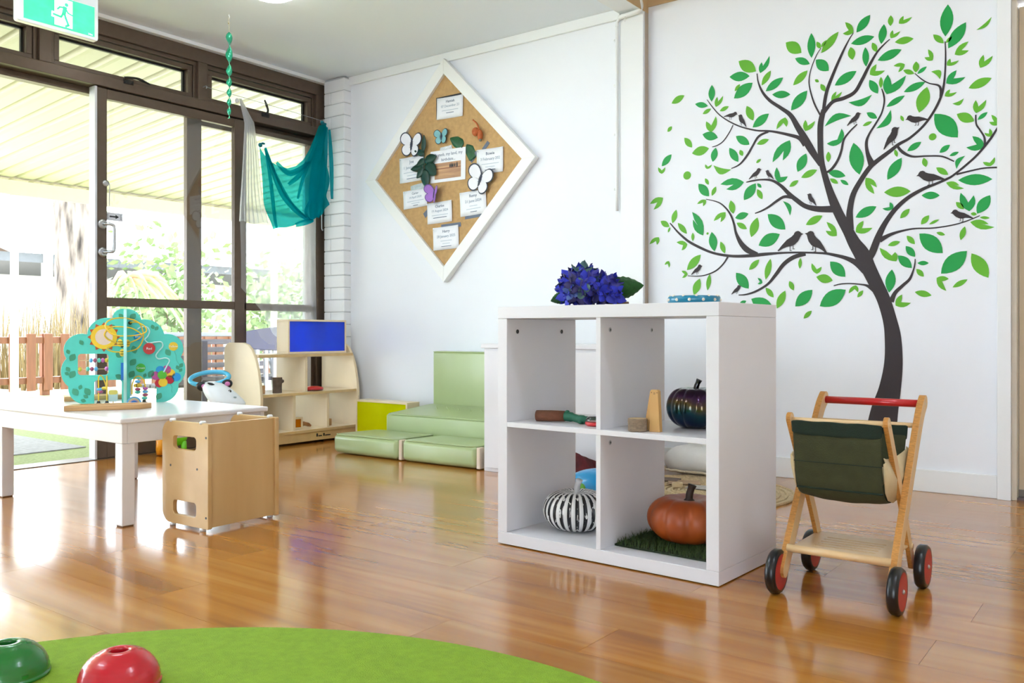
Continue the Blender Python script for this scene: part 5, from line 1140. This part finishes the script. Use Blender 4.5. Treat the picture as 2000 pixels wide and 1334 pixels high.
for s in (-1, 1):
    rows = []
    for i in range(4, 9):
        pass
    prof = [sl_[i*4] for i in range(3, 13)]; cy = .145
    a = MB(); top = [a.bm.verts.new((s*.113, y, .365+.02*abs(k/9-.5))) for k, (y, z) in enumerate(prof)]; md = [a.bm.verts.new((s*(.119+.006*sin(pi*k/9)), y, (z+.37)/2)) for k, (y, z) in enumerate(prof)]; bt = [a.bm.verts.new((s*.112, y, z)) for y, z in prof]
    for k in range(9):
        a.bm.faces.new((top[k], top[k+1], md[k+1], md[k])); a.bm.faces.new((md[k], md[k+1], bt[k+1], bt[k]))
    a.done('side_panel', m_calico, ty, smooth=True, solid=.002)
MB().ell((.06,.15,.31),(.03,.04,.03),10,8).done('basket_lining', m_calico, ty, smooth=True)
# ================================================================ ACTIVITY TREE ON THE TABLE
tz = .3865
at = thing('activity_tree', 'turquoise wooden activity tree toy with wire loops and beads', 'toy', (-3.555, 2.005, tz), radians(60.6))
def q(x, y): return ((x-746)/2759, (1195-y)/2759)
out = [q(415,1194), q(415,950), q(425,928), q(445,918), q(682,918), q(703,928), q(712,950), q(712,1194), q(796,1194), q(796,950), q(805,926), q(825,915), q(1062,915), q(1082,925), q(1090,945), q(1090,1194), q(1170,1194)]
for a_, m_, b_ in ((((1170,1194)),(1305,1105),(1330,985)),((1330,985),(1410,820),(1355,660)),((1355,660),(1360,470),(1172,388)),((1172,388),(1090,255),(920,215)),((920,215),(860,120),(746,90)),((746,90),(650,115),(612,205)),((612,205),(430,235),(345,390)),((345,390),(130,470),(130,665)),((130,665),(75,830),(150,985)),((150,985),(195,1130),(330,1194))):
    out += arc3(q(*a_), q(*m_), q(*b_), 9)[1:]
m_tq = mat('turquoise_paint', (86,206,190), .45, var=.04, scale=30); m_tq2 = mat('pale_turquoise_edge', (176,232,224), .4)
link('tree_board', plate([out, rrect(*q(243,862), *q(570,610), .014)], .012, .001), m_tq, at, rot=(pi/2,0,0))
cut = [(x, z) for x, z in out if x <= 0.001]
half = [q(746-40,1194), q(746-40,950), q(690,920), q(455,918), q(435,930), q(425,950), q(425,1194), q(330,1194)]
half = [(.006,0),(.012,0),(.012,.10),(.03,.11),(.11,.11),(.12,.10),(.12,0)]+arc3((.15,0),(.205,.03),(.215,.076),6)+arc3((.215,.076),(.242,.13),(.222,.19),6)[1:]+arc3((.222,.19),(.222,.27),(.145,.292),6)[1:]+arc3((.145,.292),(.11,.345),(.05,.36),6)[1:]+arc3((.05,.36),(.03,.39),(.006,.40),5)[1:]
cb_ = plate([half], .012, .001)
link('cross_board', cb_.copy(), m_tq2, at, rot=(pi/2,0,-pi/2)); link('cross_board', cb_, m_tq, at, rot=(pi/2,0,pi/2))
m_tl = mat('printed_leaf_green', (62,150,116), .5, var=.05)
def on(pts, y=-.0068, t=.0006): return MB().poly(pts, t, Matrix.Translation((0,y,0)) @ FACE_W)
def pl2(x, y, L, ang, wd=.36):
    P = leaf2d(L, L*wd); c, s_ = cos(ang), sin(ang); x0, z0 = q(x, y); on([(x0+c*a-s_*b, z0+s_*a+c*b) for a, b in P]).done('printed_leaf', m_tl, at)
for x, y, L, an in ((680,145,.026,-.9),(300,510,.024,2.1),(160,615,.022,2.0),(165,695,.036,1.0),(128,760,.024,-1.0),(110,825,.02,-.5),(165,890,.036,1.0),(195,1010,.036,-1.0),(262,1025,.022,1.2),(320,1008,.036,-1.0),(305,1090,.022,-.6),(275,1145,.022,-.3),(605,275,.018,-.8),(645,605,.03,-.7),(642,860,.03,-.6),(800,215,.034,.9),(1035,270,.022,-1.2),(1070,340,.022,.9),(830,520,.036,-1.3),(800,755,.036,.9),(1190,565,.034,-1.0),(790,900,.036,1.0),(1000,900,.036,1.0),(1310,760,.022,-1.1),(1345,790,.024,1.0),(1340,840,.02,.9),(1090,1165,.034,1.0),(950,900,.02,1.2)): pl2(x, y, L, an)
# sun with mirror
sx_, sz_ = q(520,418); star = []
for k in range(24): rr = .063 if k % 2 == 0 else .048; star.append((sx_+rr*cos(2*pi*k/24+pi/2), sz_+rr*sin(2*pi*k/24+pi/2)))
sn = on(star).done('sun_rays', mat('orange_print', (190,84,36), .5), at); link('sun_ring', plate([circ(sx_,sz_,.051,32), circ(sx_,sz_,.034,28)], .004), mat('sun_yellow', (240,196,40), .4), at, loc=(0,-.009,0), rot=(pi/2,0,0)); MB().lathe([(.034,0),(.034,.001),(.001,.0011)], 28, (sx_,-.0074,sz_), (1,0,0), (0,-1,0)).done('mirror', mat('toy_mirror', (196,186,180), .08, metal=1), at)
bc = [(96,170,222),(170,70,110),(90,200,180),(196,90,170),(226,196,60)]; m_bd = [mat('bead_%d' % i, c, .35, var=.03, coat=.3) for i, c in enumerate(bc)]
for y, xs, cs_ in ((690,(382,425,468,508,548),(0,1,2,3,4)),(790,(268,350,392,436,548),(4,2,1,0,3))):
    z0 = q(0,y)[1]; MB().cyl((q(243,0)[0],0,z0),(q(570,0)[0],0,z0),.0015,n=8).done('abacus_wire', m_tw, at)
    for x, k in zip(xs, cs_): MB().ell((q(x,0)[0],0,z0),(.0078,.010,.0098),12,8).done('bead', m_bd[k], at, smooth=True)
# coloured balloons with words
for x, y, r_, c, wd in ((885,415,.018,(40,160,214),'Blue'),(1275,532,.019,(236,196,50),'Yellow'),(915,785,.019,(70,180,60),'Green')):
    x0, z0 = q(x, y); o = on(circ(x0, z0, r_, 24)).done('printed_balloon', mat('balloon_'+wd, c, .5), at); text(wd, .013, m_whitepl, o, (x0,-.0078,z0), R_W)
x0, z0 = q(1006,556); kb = MB().lathe([(.0245,0),(.0245,.008),(.001,.0085)], 28, (x0,-.012,z0), (1,0,0), (0,-1,0)).done('red_slider', m_red, at); text('Red', .014, m_whitepl, kb, (x0,-.0212,z0), R_W)
for x, y, k in ((1130,815,(30,150,214)),(1200,810,(196,80,150)),(1080,880,(196,80,150)),(1120,970,(200,30,50)),(1310,900,(30,150,214)),(1245,855,(240,190,40)),(1150,872,(90,190,50)),(1160,962,(240,196,40)),(1235,930,(190,16,44))):
    x0, z0 = q(x, y); on(circ(x0, z0, .0185, 22), y=-.0068-.0003*((x*7+y) % 5)).done('printed_balloon', mat('balloon_%d_%d_%d' % k, k, .5), at)
MB().tube([(q(x,y)[0], -.0072, q(x,y)[1]) for x, y in ((1285,585),(1305,640),(1310,700),(1345,755))], .0006, 5).tube([(q(x,y)[0], -.0072, q(x,y)[1]) for x, y in ((1240,985),(1262,1020),(1255,1060),(1262,1090))], .0006, 5).done('balloon_string', m_tl, at)
m_clear = mat('clear_track', (190,232,226), .15, coat=.6)
MB().tube(spline([(q(x,y)[0], -.010, q(x,y)[1]) for x, y in ((880,330),(920,300),(980,300),(1010,350),(990,410),(960,450),(1000,490),(1080,480),(1140,480),(1155,530),(1110,590),(1080,640),(1110,680),(1190,670),(1230,700),(1200,770),(1165,840))], 5), .0032, 8).done('ball_track', m_clear, at, smooth=True)
# wire loops
m_yw = mat('yellow_wire', (240,190,30), .3, coat=.4)
def wire(P, nm='wire_loop'): MB().tube(spline([(q(x,y)[0], d, q(x,y)[1]) for x, y, d in P], 8), .0027, 8).done(nm, m_yw, at, smooth=True)
wire([(800,250,-.02),(870,245,-.05),(950,290,-.08),(970,350,-.09),(900,390,-.11),(760,405,-.13),(620,390,-.13),(545,310,-.12),(560,240,-.10),(660,200,-.08),(780,205,-.06),(890,250,-.05),(935,350,-.05),(935,450,-.05),(880,550,-.05),(780,585,-.04),(640,590,-.05),(560,560,-.07),(580,520,-.09),(700,515,-.11)])
wire([(715,520,-.03),(780,490,-.07),(900,430,-.09),(910,380,-.10),(820,320,-.11),(700,300,-.12),(590,310,-.12),(530,380,-.12),(560,440,-.10),(640,480,-.08),(700,500,-.03)])
for x, y, d in ((800,250,-.014),(712,520,-.014)): MB().lathe([(.008,0),(.008,.010),(.004,.014)], 12, (q(x,y)[0],d+.008,q(x,y)[1]), (1,0,0), (0,-1,0)).done('wire_cap', m_black, at)
for x, y, d in ((692,485,-.10),(715,600,-.05),(770,490,-.06)):
    x0, z0 = q(x, y); o = MB().ell((x0,d,z0),(.011,.008,.016),12,8).done('bee_bead', mat('bee_yellow', (236,196,60), .4), at, smooth=True); MB().ell((x0,d,z0+.005),(.0113,.0083,.003),12,6).ell((x0,d,z0-.005),(.0108,.0083,.003),12,6).done('bee_stripe', m_black, o, smooth=True)
wire([(465,1170,-.05),(466,1000,-.05),(468,880,-.05),(500,870,-.03),(530,950,.0),(545,1000,.0),(552,870,-.03),(553,1000,-.05),(553,1180,-.05)], 'bead_wire'); wire([(818,1090,-.03),(822,980,-.03),(850,900,-.03),(890,878,-.04),(935,910,-.05),(962,1000,-.05),(962,1170,-.05)], 'bead_wire')
for x in (466,553,950): MB().lathe([(.013,0),(.013,.004),(.007,.006),(.006,.014)], 14, (q(x,0)[0],-.05,0.0005)).done('wire_foot', m_black, at, smooth=True)
for x, y, k in ((474,1020,0),(484,1050,1),(880,940,0),(880,1030,1),(880,1063,2),(962,1023,3),(962,1060,0),(962,1098,1),(955,1135,2),(525,1010,4)): MB().ell((q(x,y)[0],-.045,q(x,y)[1]),(.0115,.0115,.0072),14,8).done('bead', m_bd[k], at, smooth=True)
o = MB().ell((q(880,985)[0],-.045,q(880,985)[1]),(.017,.008,.009),12,8).done('bee_bead', MATS['bee_yellow'], at, smooth=True); MB().ell((q(870,985)[0],-.046,q(870,985)[1]),(.003,.0078,.0092),10,6).done('bee_stripe', m_black, o)
rx = q(840,0)[0]
for k, (r_, c) in enumerate(((.029,(110,180,226)),(.023,(226,210,150)),(.018,(206,170,190)),(.013,(60,130,210)))):
    MB().poly([(rx+r_*cos(pi*i/14), r_*sin(pi*i/14)) for i in range(15)], .006+.0006*k, Matrix.Translation((0,-.058,0.001)) @ FACE_W).done('rainbow_arch', mat('rainbow_%d' % k, c, .5), at)
hx = q(618,0)[0]; link('honey_pot', plate([rrect(hx-.017,.012,hx+.017,.058,.008)], .008, .001), mat('honey_blue', (190,216,214), .5), at, loc=(0,-.035,0), rot=(pi/2,0,0)); link('honey_drip', plate([rrect(hx-.0165,.040,hx+.0165,.0578,.007)], .0085, .0005), mat('honey_yellow', (220,200,100), .5), at, loc=(0,-.0352,0), rot=(pi/2,0,0))
MB().box(hx-.002,-.037,.0005,hx+.002,-.033,.014).done('pot_peg', m_tw, at)
on([(q(700,725)[0], q(700,925)[1]), (q(732,725)[0], q(700,925)[1]), (q(732,725)[0], q(700,720)[1]), (q(700,725)[0], q(700,720)[1])], -.0125, .006).done('blue_hinge', mat('blue_peg', (30,120,210), .4), at)
# ---- wooden trays
def tray(lab, loc, rz, P, Pin):
    t = thing('wooden_tray', lab, 'tray', loc, rz, 'wooden trays on the white table')
    link('rim', plate([P, Pin], .020, .0015), mat('tray_ply', (206,160,106), .45, var=.25, scale=60, stretch=(.1,.1,5)), t, loc=(0,0,.0102)); link('floor_panel', plate([[(x*.985, y*.985) for x, y in P]], .004), mat('tray_floor', (222,180,112), .5, var=.08), t, loc=(0,0,.003))
tray('six sided plywood tray before the turquoise activity tree', (-3.305, 1.80, tz), radians(60), [(-.155,-.035),(.105,-.045),(.150,.0),(.150,.03),(.12,.055),(-.13,.055)], [(-.115,-.018),(.09,-.025),(.12,.0),(.10,.038),(-.10,.038)])
tray('plywood tray half hidden behind the turquoise activity tree', (-3.845, 2.02, tz), radians(78), [(-.13,-.045),(.12,-.05),(.145,.0),(.12,.05),(-.11,.05)], [(-.10,-.025),(.09,-.03),(.11,.0),(.09,.032),(-.09,.032)])
# ================================================================ COW TOY, BALL TOY
cw = thing('cow_hopper', 'white cow ride-on toy with black ears and a blue ring handle', 'toy', (-4.02, 2.76, 0), radians(60))
m_cow = mat('white_cow_vinyl', (232,236,240), .35, var=.03, coat=.2); m_patch = mat('grey_patch', (170,190,196), .4); m_pink = mat('pink_vinyl', (206,120,176), .4); m_aqua = mat('aqua_plastic', (80,186,226), .3, coat=.3, var=.03)
MB().ell((.03,.05,.15),(.12,.14,.148),24,16).done('body', m_cow, cw, smooth=True)
rings = []; a = MB()
for t, cx, cz, rx_, rz_ in ((0,-.01,.43,.015,.012),(.1,-.008,.424,.05,.045),(.3,.0,.405,.07,.06),(.6,.035,.36,.085,.07),(.85,.07,.315,.095,.072),(1,.09,.285,.06,.05)):
    rings.append([a.bm.verts.new((cx+rx_*cos(2*pi*i/20), -.06*t-.01+rx_*.85*sin(2*pi*i/20), cz+.25*rz_*cos(2*pi*i/20)*0-.0)) for i in range(20)])
a.skin(rings).done('head', m_cow, cw, smooth=True, subd=1)
MB().tube([(-.02+.098*cos(t), .02+.05*sin(t), .445+.032*sin(t+.3)) for t in [2*pi*i/36 for i in range(36)]], .0115, 10, True).done('ring_handle', m_aqua, cw, smooth=True)
for s, x, z in ((-1,-.062,.405),(1,.062,.415)):
    e = MB().ell((x,-.03,z),(.030,.014,.024),14,10,Matrix.Rotation(s*-.35,4,'Y')).done('ear', m_black, cw, smooth=True); MB().ell((x+s*-.004+.006,-.043,z+.002),(.014,.004,.012),12,8).done('inner_ear', m_pink, e, smooth=True)
for x, z in ((.003,.376),(.072,.380)):
    e = MB().ell((x,-.088 if x < .05 else -.085,z),(.0085,.005,.0085),12,8).done('eye', m_black, cw, smooth=True); MB().ell((x-.002,-.093 if x < .05 else -.090,z+.002),(.0025,.002,.0025),8,6).done('eye_glint', m_whitepl, e)
for x, z, an in ((-.018,.418,.4),(-.022,.395,-.1)): MB().ell((x,-.066,z),(.022,.008,.007),10,8,Matrix.Rotation(an,4,'Y')).done('forelock', m_black, cw, smooth=True)
for x, z in ((.045,.345),(.095,.350)): MB().ell((x,-.108,z),(.009,.004,.005),10,6).done('nostril', m_patch, cw, smooth=True)
for x, y, z in ((.10,-.05,.2),(-.05,-.05,.15),(.03,-.08,.14)): MB().ell((x,y,z),(.035,.02,.03),12,8).done('patch', m_patch, cw, smooth=True)
bt_ = thing('rolling_toy', 'orange and lime plastic rolling toy on the floor by the sliding door', 'toy', (-4.46, 2.775, 0), radians(60))
MB().lathe([(.04,-.02),(.062,-.016),(.066,0),(.062,.016),(.04,.02)], 28, (-.05,0,.066), (0,1,0), (1,0,0)).done('orange_wheel', mat('orange_plastic', (244,160,30), .3, coat=.3), bt_, smooth=True); MB().ell((.035,0,.10),(.06,.045,.05),18,12).done('lime_body', mat('bright_lime', (110,206,20), .3, coat=.3), bt_, smooth=True); MB().lathe([(.03,-.015),(.045,0),(.03,.015)], 22, (.075,0,.046), (0,1,0), (1,0,0)).done('small_wheel', MATS['bright_lime'], bt_, smooth=True)
# ================================================================ EXIT SIGN
ex = thing('exit_sign', 'green running man exit sign hanging below the ceiling', 'sign', (-4.08, 1.795, 2.078))
EL, EH = .372, .185
MB().poly(rrect(0,0,EL,EH+.02,.012), .034, Matrix.Translation((-.034,0,0)) @ FACE_U).done('housing', m_whitepl, ex, bevel=.004, seg=3)
MB().box(-.05,.10,EH+.02,.0,EL-.10,.322).done('ceiling_mount', m_whitepl, ex, bevel=.003)
m_eg = mat('lit_green_face', (60,214,140), .35, var=.18, scale=5, emit=.55, stretch=(1,3,6)); m_ew = mat('lit_white_face', (250,255,252), .35, emit=.6)
gp = MB().poly([(.03,.016),(EL-.02,.016),(EL-.02,EH-.028),(.03,EH-.028)], .002, Matrix.Translation((0,0,0)) @ FACE_U).done('green_panel', m_eg, ex)
def onU(P, m, n, x=.0022, par=gp): return MB().poly(P, .0004, Matrix.Translation((x,0,0)) @ FACE_U).done(n, m, par)
onU([(.165,.024),(.247,.024),(.247,EH-.034),(.165,EH-.034)], m_ew, 'door_shape')
def limb(P, wd, m, n, x):
    V = [Vector(p).to_2d() for p in P]; a = MB()
    for p, c in zip(V, V[1:]):
        d = (c-p).normalized(); nn = Vector((-d.y, d.x))*wd/2; e = d*wd*.35; a.poly([tuple(p-e+nn), tuple(p-e-nn), tuple(c+e-nn), tuple(c+e+nn)], .0004, Matrix.Translation((x,0,0)) @ FACE_U)
    a.done(n, m, gp)
limb([(.213,.098),(.197,.098-.03),(.160,.072-.002)], .026, m_ew, 'leg_outline', .0024)
onU(circ(.219,.128,.0088,16), m_eg, 'head', .003); limb([(.212,.112),(.207,.085)], .018, m_eg, 'torso', .003); limb([(.205,.112),(.188,.110),(.178,.098)], .0075, m_eg, 'arm', .003); limb([(.216,.108),(.226,.092),(.246,.086)], .007, m_eg, 'arm', .003)
limb([(.203,.082),(.194,.066),(.160,.070)], .010, m_eg, 'leg', .003); limb([(.210,.082),(.216,.064),(.228,.036),(.216,.028)], .010, m_eg, 'leg', .003)
text('24m', .012, m_ew, gp, (.0024, EL-.04, .023), R_U)
# ================================================================ WIND SPINNER
wsn = thing('wind_spinner', 'green twisted ribbon wind spinner hanging from the ceiling', 'spinner', (-4.03, 2.86, 0))
m_spin = mat('green_pearl_ribbon', (30,170,130), .2, metal=.35, var=.1, coat=.6)
a = MB(); rows = []; zt, zb = 2.305, 1.835; edges = [0,.235,.43,.56,.68,.79,.89,1]
for k in range(len(edges)-1):
    for i in range(12):
        t = i/12; f = edges[k]+(edges[k+1]-edges[k])*t; z = zt-(zt-zb)*f; th = pi*(k+t); wd = (.0215-.0125*f)*(1 if k else sin(pi*min(.5,t))**.5+.02)
        rows.append([(wd*s*cos(th+.5), wd*s*sin(th+.5), z) for s in (-1,-.5,0,.5,1)])
a.grid(rows).done('ribbon', m_spin, wsn, smooth=True, solid=.0012)
MB().tube([(0,0,zt),(.001,0,2.33),(-.001,0,2.36),(0,0,2.382)], .0012, 6).ell((-.003,0,2.352),(.005,.004,.004),8,6).tube([(0,0,2.352),(-.016,0,2.366)], .0008, 5).done('string', mat('straw_string', (214,204,170), .8), wsn); MB().tube(spline([(0,0,2.40),(.0,0,2.392),(.005,0,2.386),(.0,0,2.379),(-.003,0,2.383)], 4), .0018, 6).done('hook', m_whitepl, wsn)
# ================================================================ DRAPES
m_sheer = sheet_mat('white_voile', (255,255,255), 1.0, gloss=0, diffuse=(244,245,250), dmix=.55, translucent=.8); m_sheer2 = sheet_mat('thin_white_voile', (255,255,255), 1.0, gloss=0, diffuse=(246,247,252), dmix=.42, translucent=.6)
m_teal = sheet_mat('teal_voile', (70,196,206), 1.0, gloss=0, diffuse=(0,150,166), dmix=.50, translucent=.6)
WV_L = [(3.29, 2.115), (3.313, 2.033), (3.328, 1.973), (3.316, 1.783), (3.302, 1.593), (3.29, 1.467), (3.283, 1.366)]
WV_R = [(3.305, 2.120), (3.358, 2.042), (3.399, 1.987), (3.43, 1.802), (3.449, 1.613), (3.473, 1.488), (3.508, 1.376)]
LV_T = [(3.33, 1.389), (3.43, 1.393), (3.55, 1.399), (3.61, 1.288), (3.67, 1.204), (3.755, 1.267), (3.84, 1.408), (3.935, 1.462)]
LV_B = [(3.34, 0.967), (3.455, 0.865), (3.53, 0.760), (3.592, 0.67), (3.67, 0.61), (3.795, 0.60), (3.915, 0.62), (3.94, 0.71)]
TL_T = [(3.388, 1.834), (3.426, 1.79), (3.473, 1.753), (3.532, 1.733), (3.592, 1.729), (3.653, 1.752), (3.715, 1.804), (3.77, 1.88), (3.813, 1.967), (3.852, 2.052), (3.896, 2.064), (3.918, 2.047)]
TL_B = [(3.477, 1.332), (3.496, 1.34), (3.544, 1.348), (3.592, 1.356), (3.641, 1.37), (3.69, 1.391), (3.732, 1.409), (3.77, 1.413), (3.809, 1.43), (3.861, 1.459), (3.905, 1.488), (3.94, 1.54)]
def lp(T, t):
    f = t*(len(T)-1); i = min(int(f), len(T)-2); f -= i; return (T[i][0]+(T[i+1][0]-T[i][0])*f, T[i][1]+(T[i+1][1]-T[i][1])*f)
wv = thing('voile_drape', 'gathered white voile hanging from the curtain wire', 'drape', (-4.535, 3.3, 1.37))
rows = []
for j in range(29):
    t = j/28; l, r_ = lp(WV_L, t), lp(WV_R, t); rows.append([(.018*sin(6.5*s*2*pi/1.0+.6*t)*(.25+.75*t)*(1-.2*s), l[0]+(r_[0]-l[0])*s-3.3, l[1]+(r_[1]-l[1])*s-1.37+.006*sin(9*s)) for s in [i/44 for i in range(45)]])
MB().grid(rows).done('cloth', m_sheer, wv, smooth=True)
MB().ell((-.035,.0,.745),(.012,.012,.016),8,6).done('knot', mat('white_knot', (240,240,244), .8), wv, smooth=True)
lv = thing('voile_swag', 'thin white voile swag trailing down behind the display shelf', 'drape', (-4.582, 3.5, .6))
rows = []
for j in range(21):
    t = j/20; rows.append([(.007*sin(22*s+3*t)+.004*sin(47*s-2*t), (a_[0]+(b_[0]-a_[0])*t)-3.5, a_[1]+(b_[1]-a_[1])*t-.6) for s, a_, b_ in [(i/60, lp(LV_T, i/60), lp(LV_B, i/60)) for i in range(61)]])
MB().grid(rows).done('cloth', m_sheer2, lv, smooth=True)
tl = thing('teal_drape', 'sheer teal fabric swag knotted on the curtain wire', 'drape', (-4.46, 3.7, 1.7))
rows = []
def fold(s, t):
    # creases fan out from the two knots
    a1 = math.atan2(t*1.2+.02, s+.02); a2 = math.atan2((1-t)*1.0+.02, .68-s if s < .68 else s-.68)
    return .016*sin(13*a1)*min(1, 3*s)+.012*sin(9*a2+1)*min(1, 4*abs(s-.68))+.022*max(0, (s-.72)/.28)*sin(30*s+2*t)
for j in range(41):
    t = j/40; rows.append([(fold(s, t), (a_[0]+(b_[0]-a_[0])*t)-3.7-.03*sin(pi*t)*(1-s), a_[1]+(b_[1]-a_[1])*t-1.7) for s, a_, b_ in [(i/70, lp(TL_T, i/70), lp(TL_B, i/70)) for i in range(71)]])
MB().grid(rows).done('cloth', m_teal, tl, smooth=True)
STRIPS = [
    ( [(3.403, 1.818), (3.453, 1.705), (3.532, 1.556), (3.653, 1.457), (3.758, 1.412)] , 0.041 ),
    ( [(3.411, 1.794), (3.492, 1.647), (3.592, 1.515), (3.715, 1.43)] , 0.0246 ),
    ( [(3.396, 1.823), (3.434, 1.639), (3.465, 1.42), (3.481, 1.338)] , 0.0287 ),
    ( [(3.724, 1.786), (3.666, 1.694), (3.576, 1.62)] , 0.0328 ),
    ( [(3.481, 1.748), (3.592, 1.694), (3.749, 1.79)] , 0.0369 ),
    ( [(3.869, 2.032), (3.8, 1.791), (3.77, 1.586), (3.766, 1.426)] , 0.0698 ),
    ( [(3.891, 2.042), (3.869, 1.768), (3.835, 1.527), (3.813, 1.437)] , 0.0574 ),
    ( [(3.913, 2.03), (3.931, 1.811), (3.936, 1.573)] , 0.0369 ),
    ( [(3.77, 1.413), (3.695, 1.392), (3.625, 1.369)] , 0.0369 ),
    ( [(3.852, 2.028), (3.758, 1.818), (3.695, 1.676), (3.653, 1.539)] , 0.0287 ),
    ( [(3.758, 1.551), (3.715, 1.463), (3.758, 1.412)] , 0.0246 ),
]
for k, (P, wd) in enumerate(STRIPS):     # doubled cloth along the creases
    C = spline([(y, z, 0) for y, z in P], 6); rows = []
    for i, p in enumerate(C):
        dd = (C[min(i+1, len(C)-1)]-C[max(i-1, 0)]).normalized(); n = Vector((-dd.y, dd.x, 0)); ww = wd*(.35+.65*sin(pi*min(1, max(0, .08+.84*i/(len(C)-1)))))
        rows.append([(.032+.004*(k % 3)+.010*(1-s*s), p.x+n.x*ww*s*.5-3.7, p.y+n.y*ww*s*.5-1.7) for s in (-1,-.5,0,.5,1)])
    MB().grid(rows).done('gathered_fold', m_teal, tl, smooth=True)
m_tk = mat('teal_knot', (10,110,124), .8, var=.1)
for y, z in ((3.39,1.843),(3.772,1.416),(3.885,2.075)): MB().ell((.0,y-3.7,z-1.7),(.012,.014,.014),10,8).ell((.004,y-3.7+.018,z-1.7+(.012 if y < 3.5 else -.003)),(.007,.016,.007),8,6).done('knot', m_tk, tl, smooth=True)
wn = thing('curtain_hook', 'slim steel hook hanging below the teal fabric', 'hook', (-4.50, 3.915, 1.37)); MB().tube(spline([(0,0,.135),(0,0,.05),(0,.001,.012),(0,.006,.0),(0,.012,.006)], 4), .0028, 6).done('rod', m_steel, wn, smooth=True)
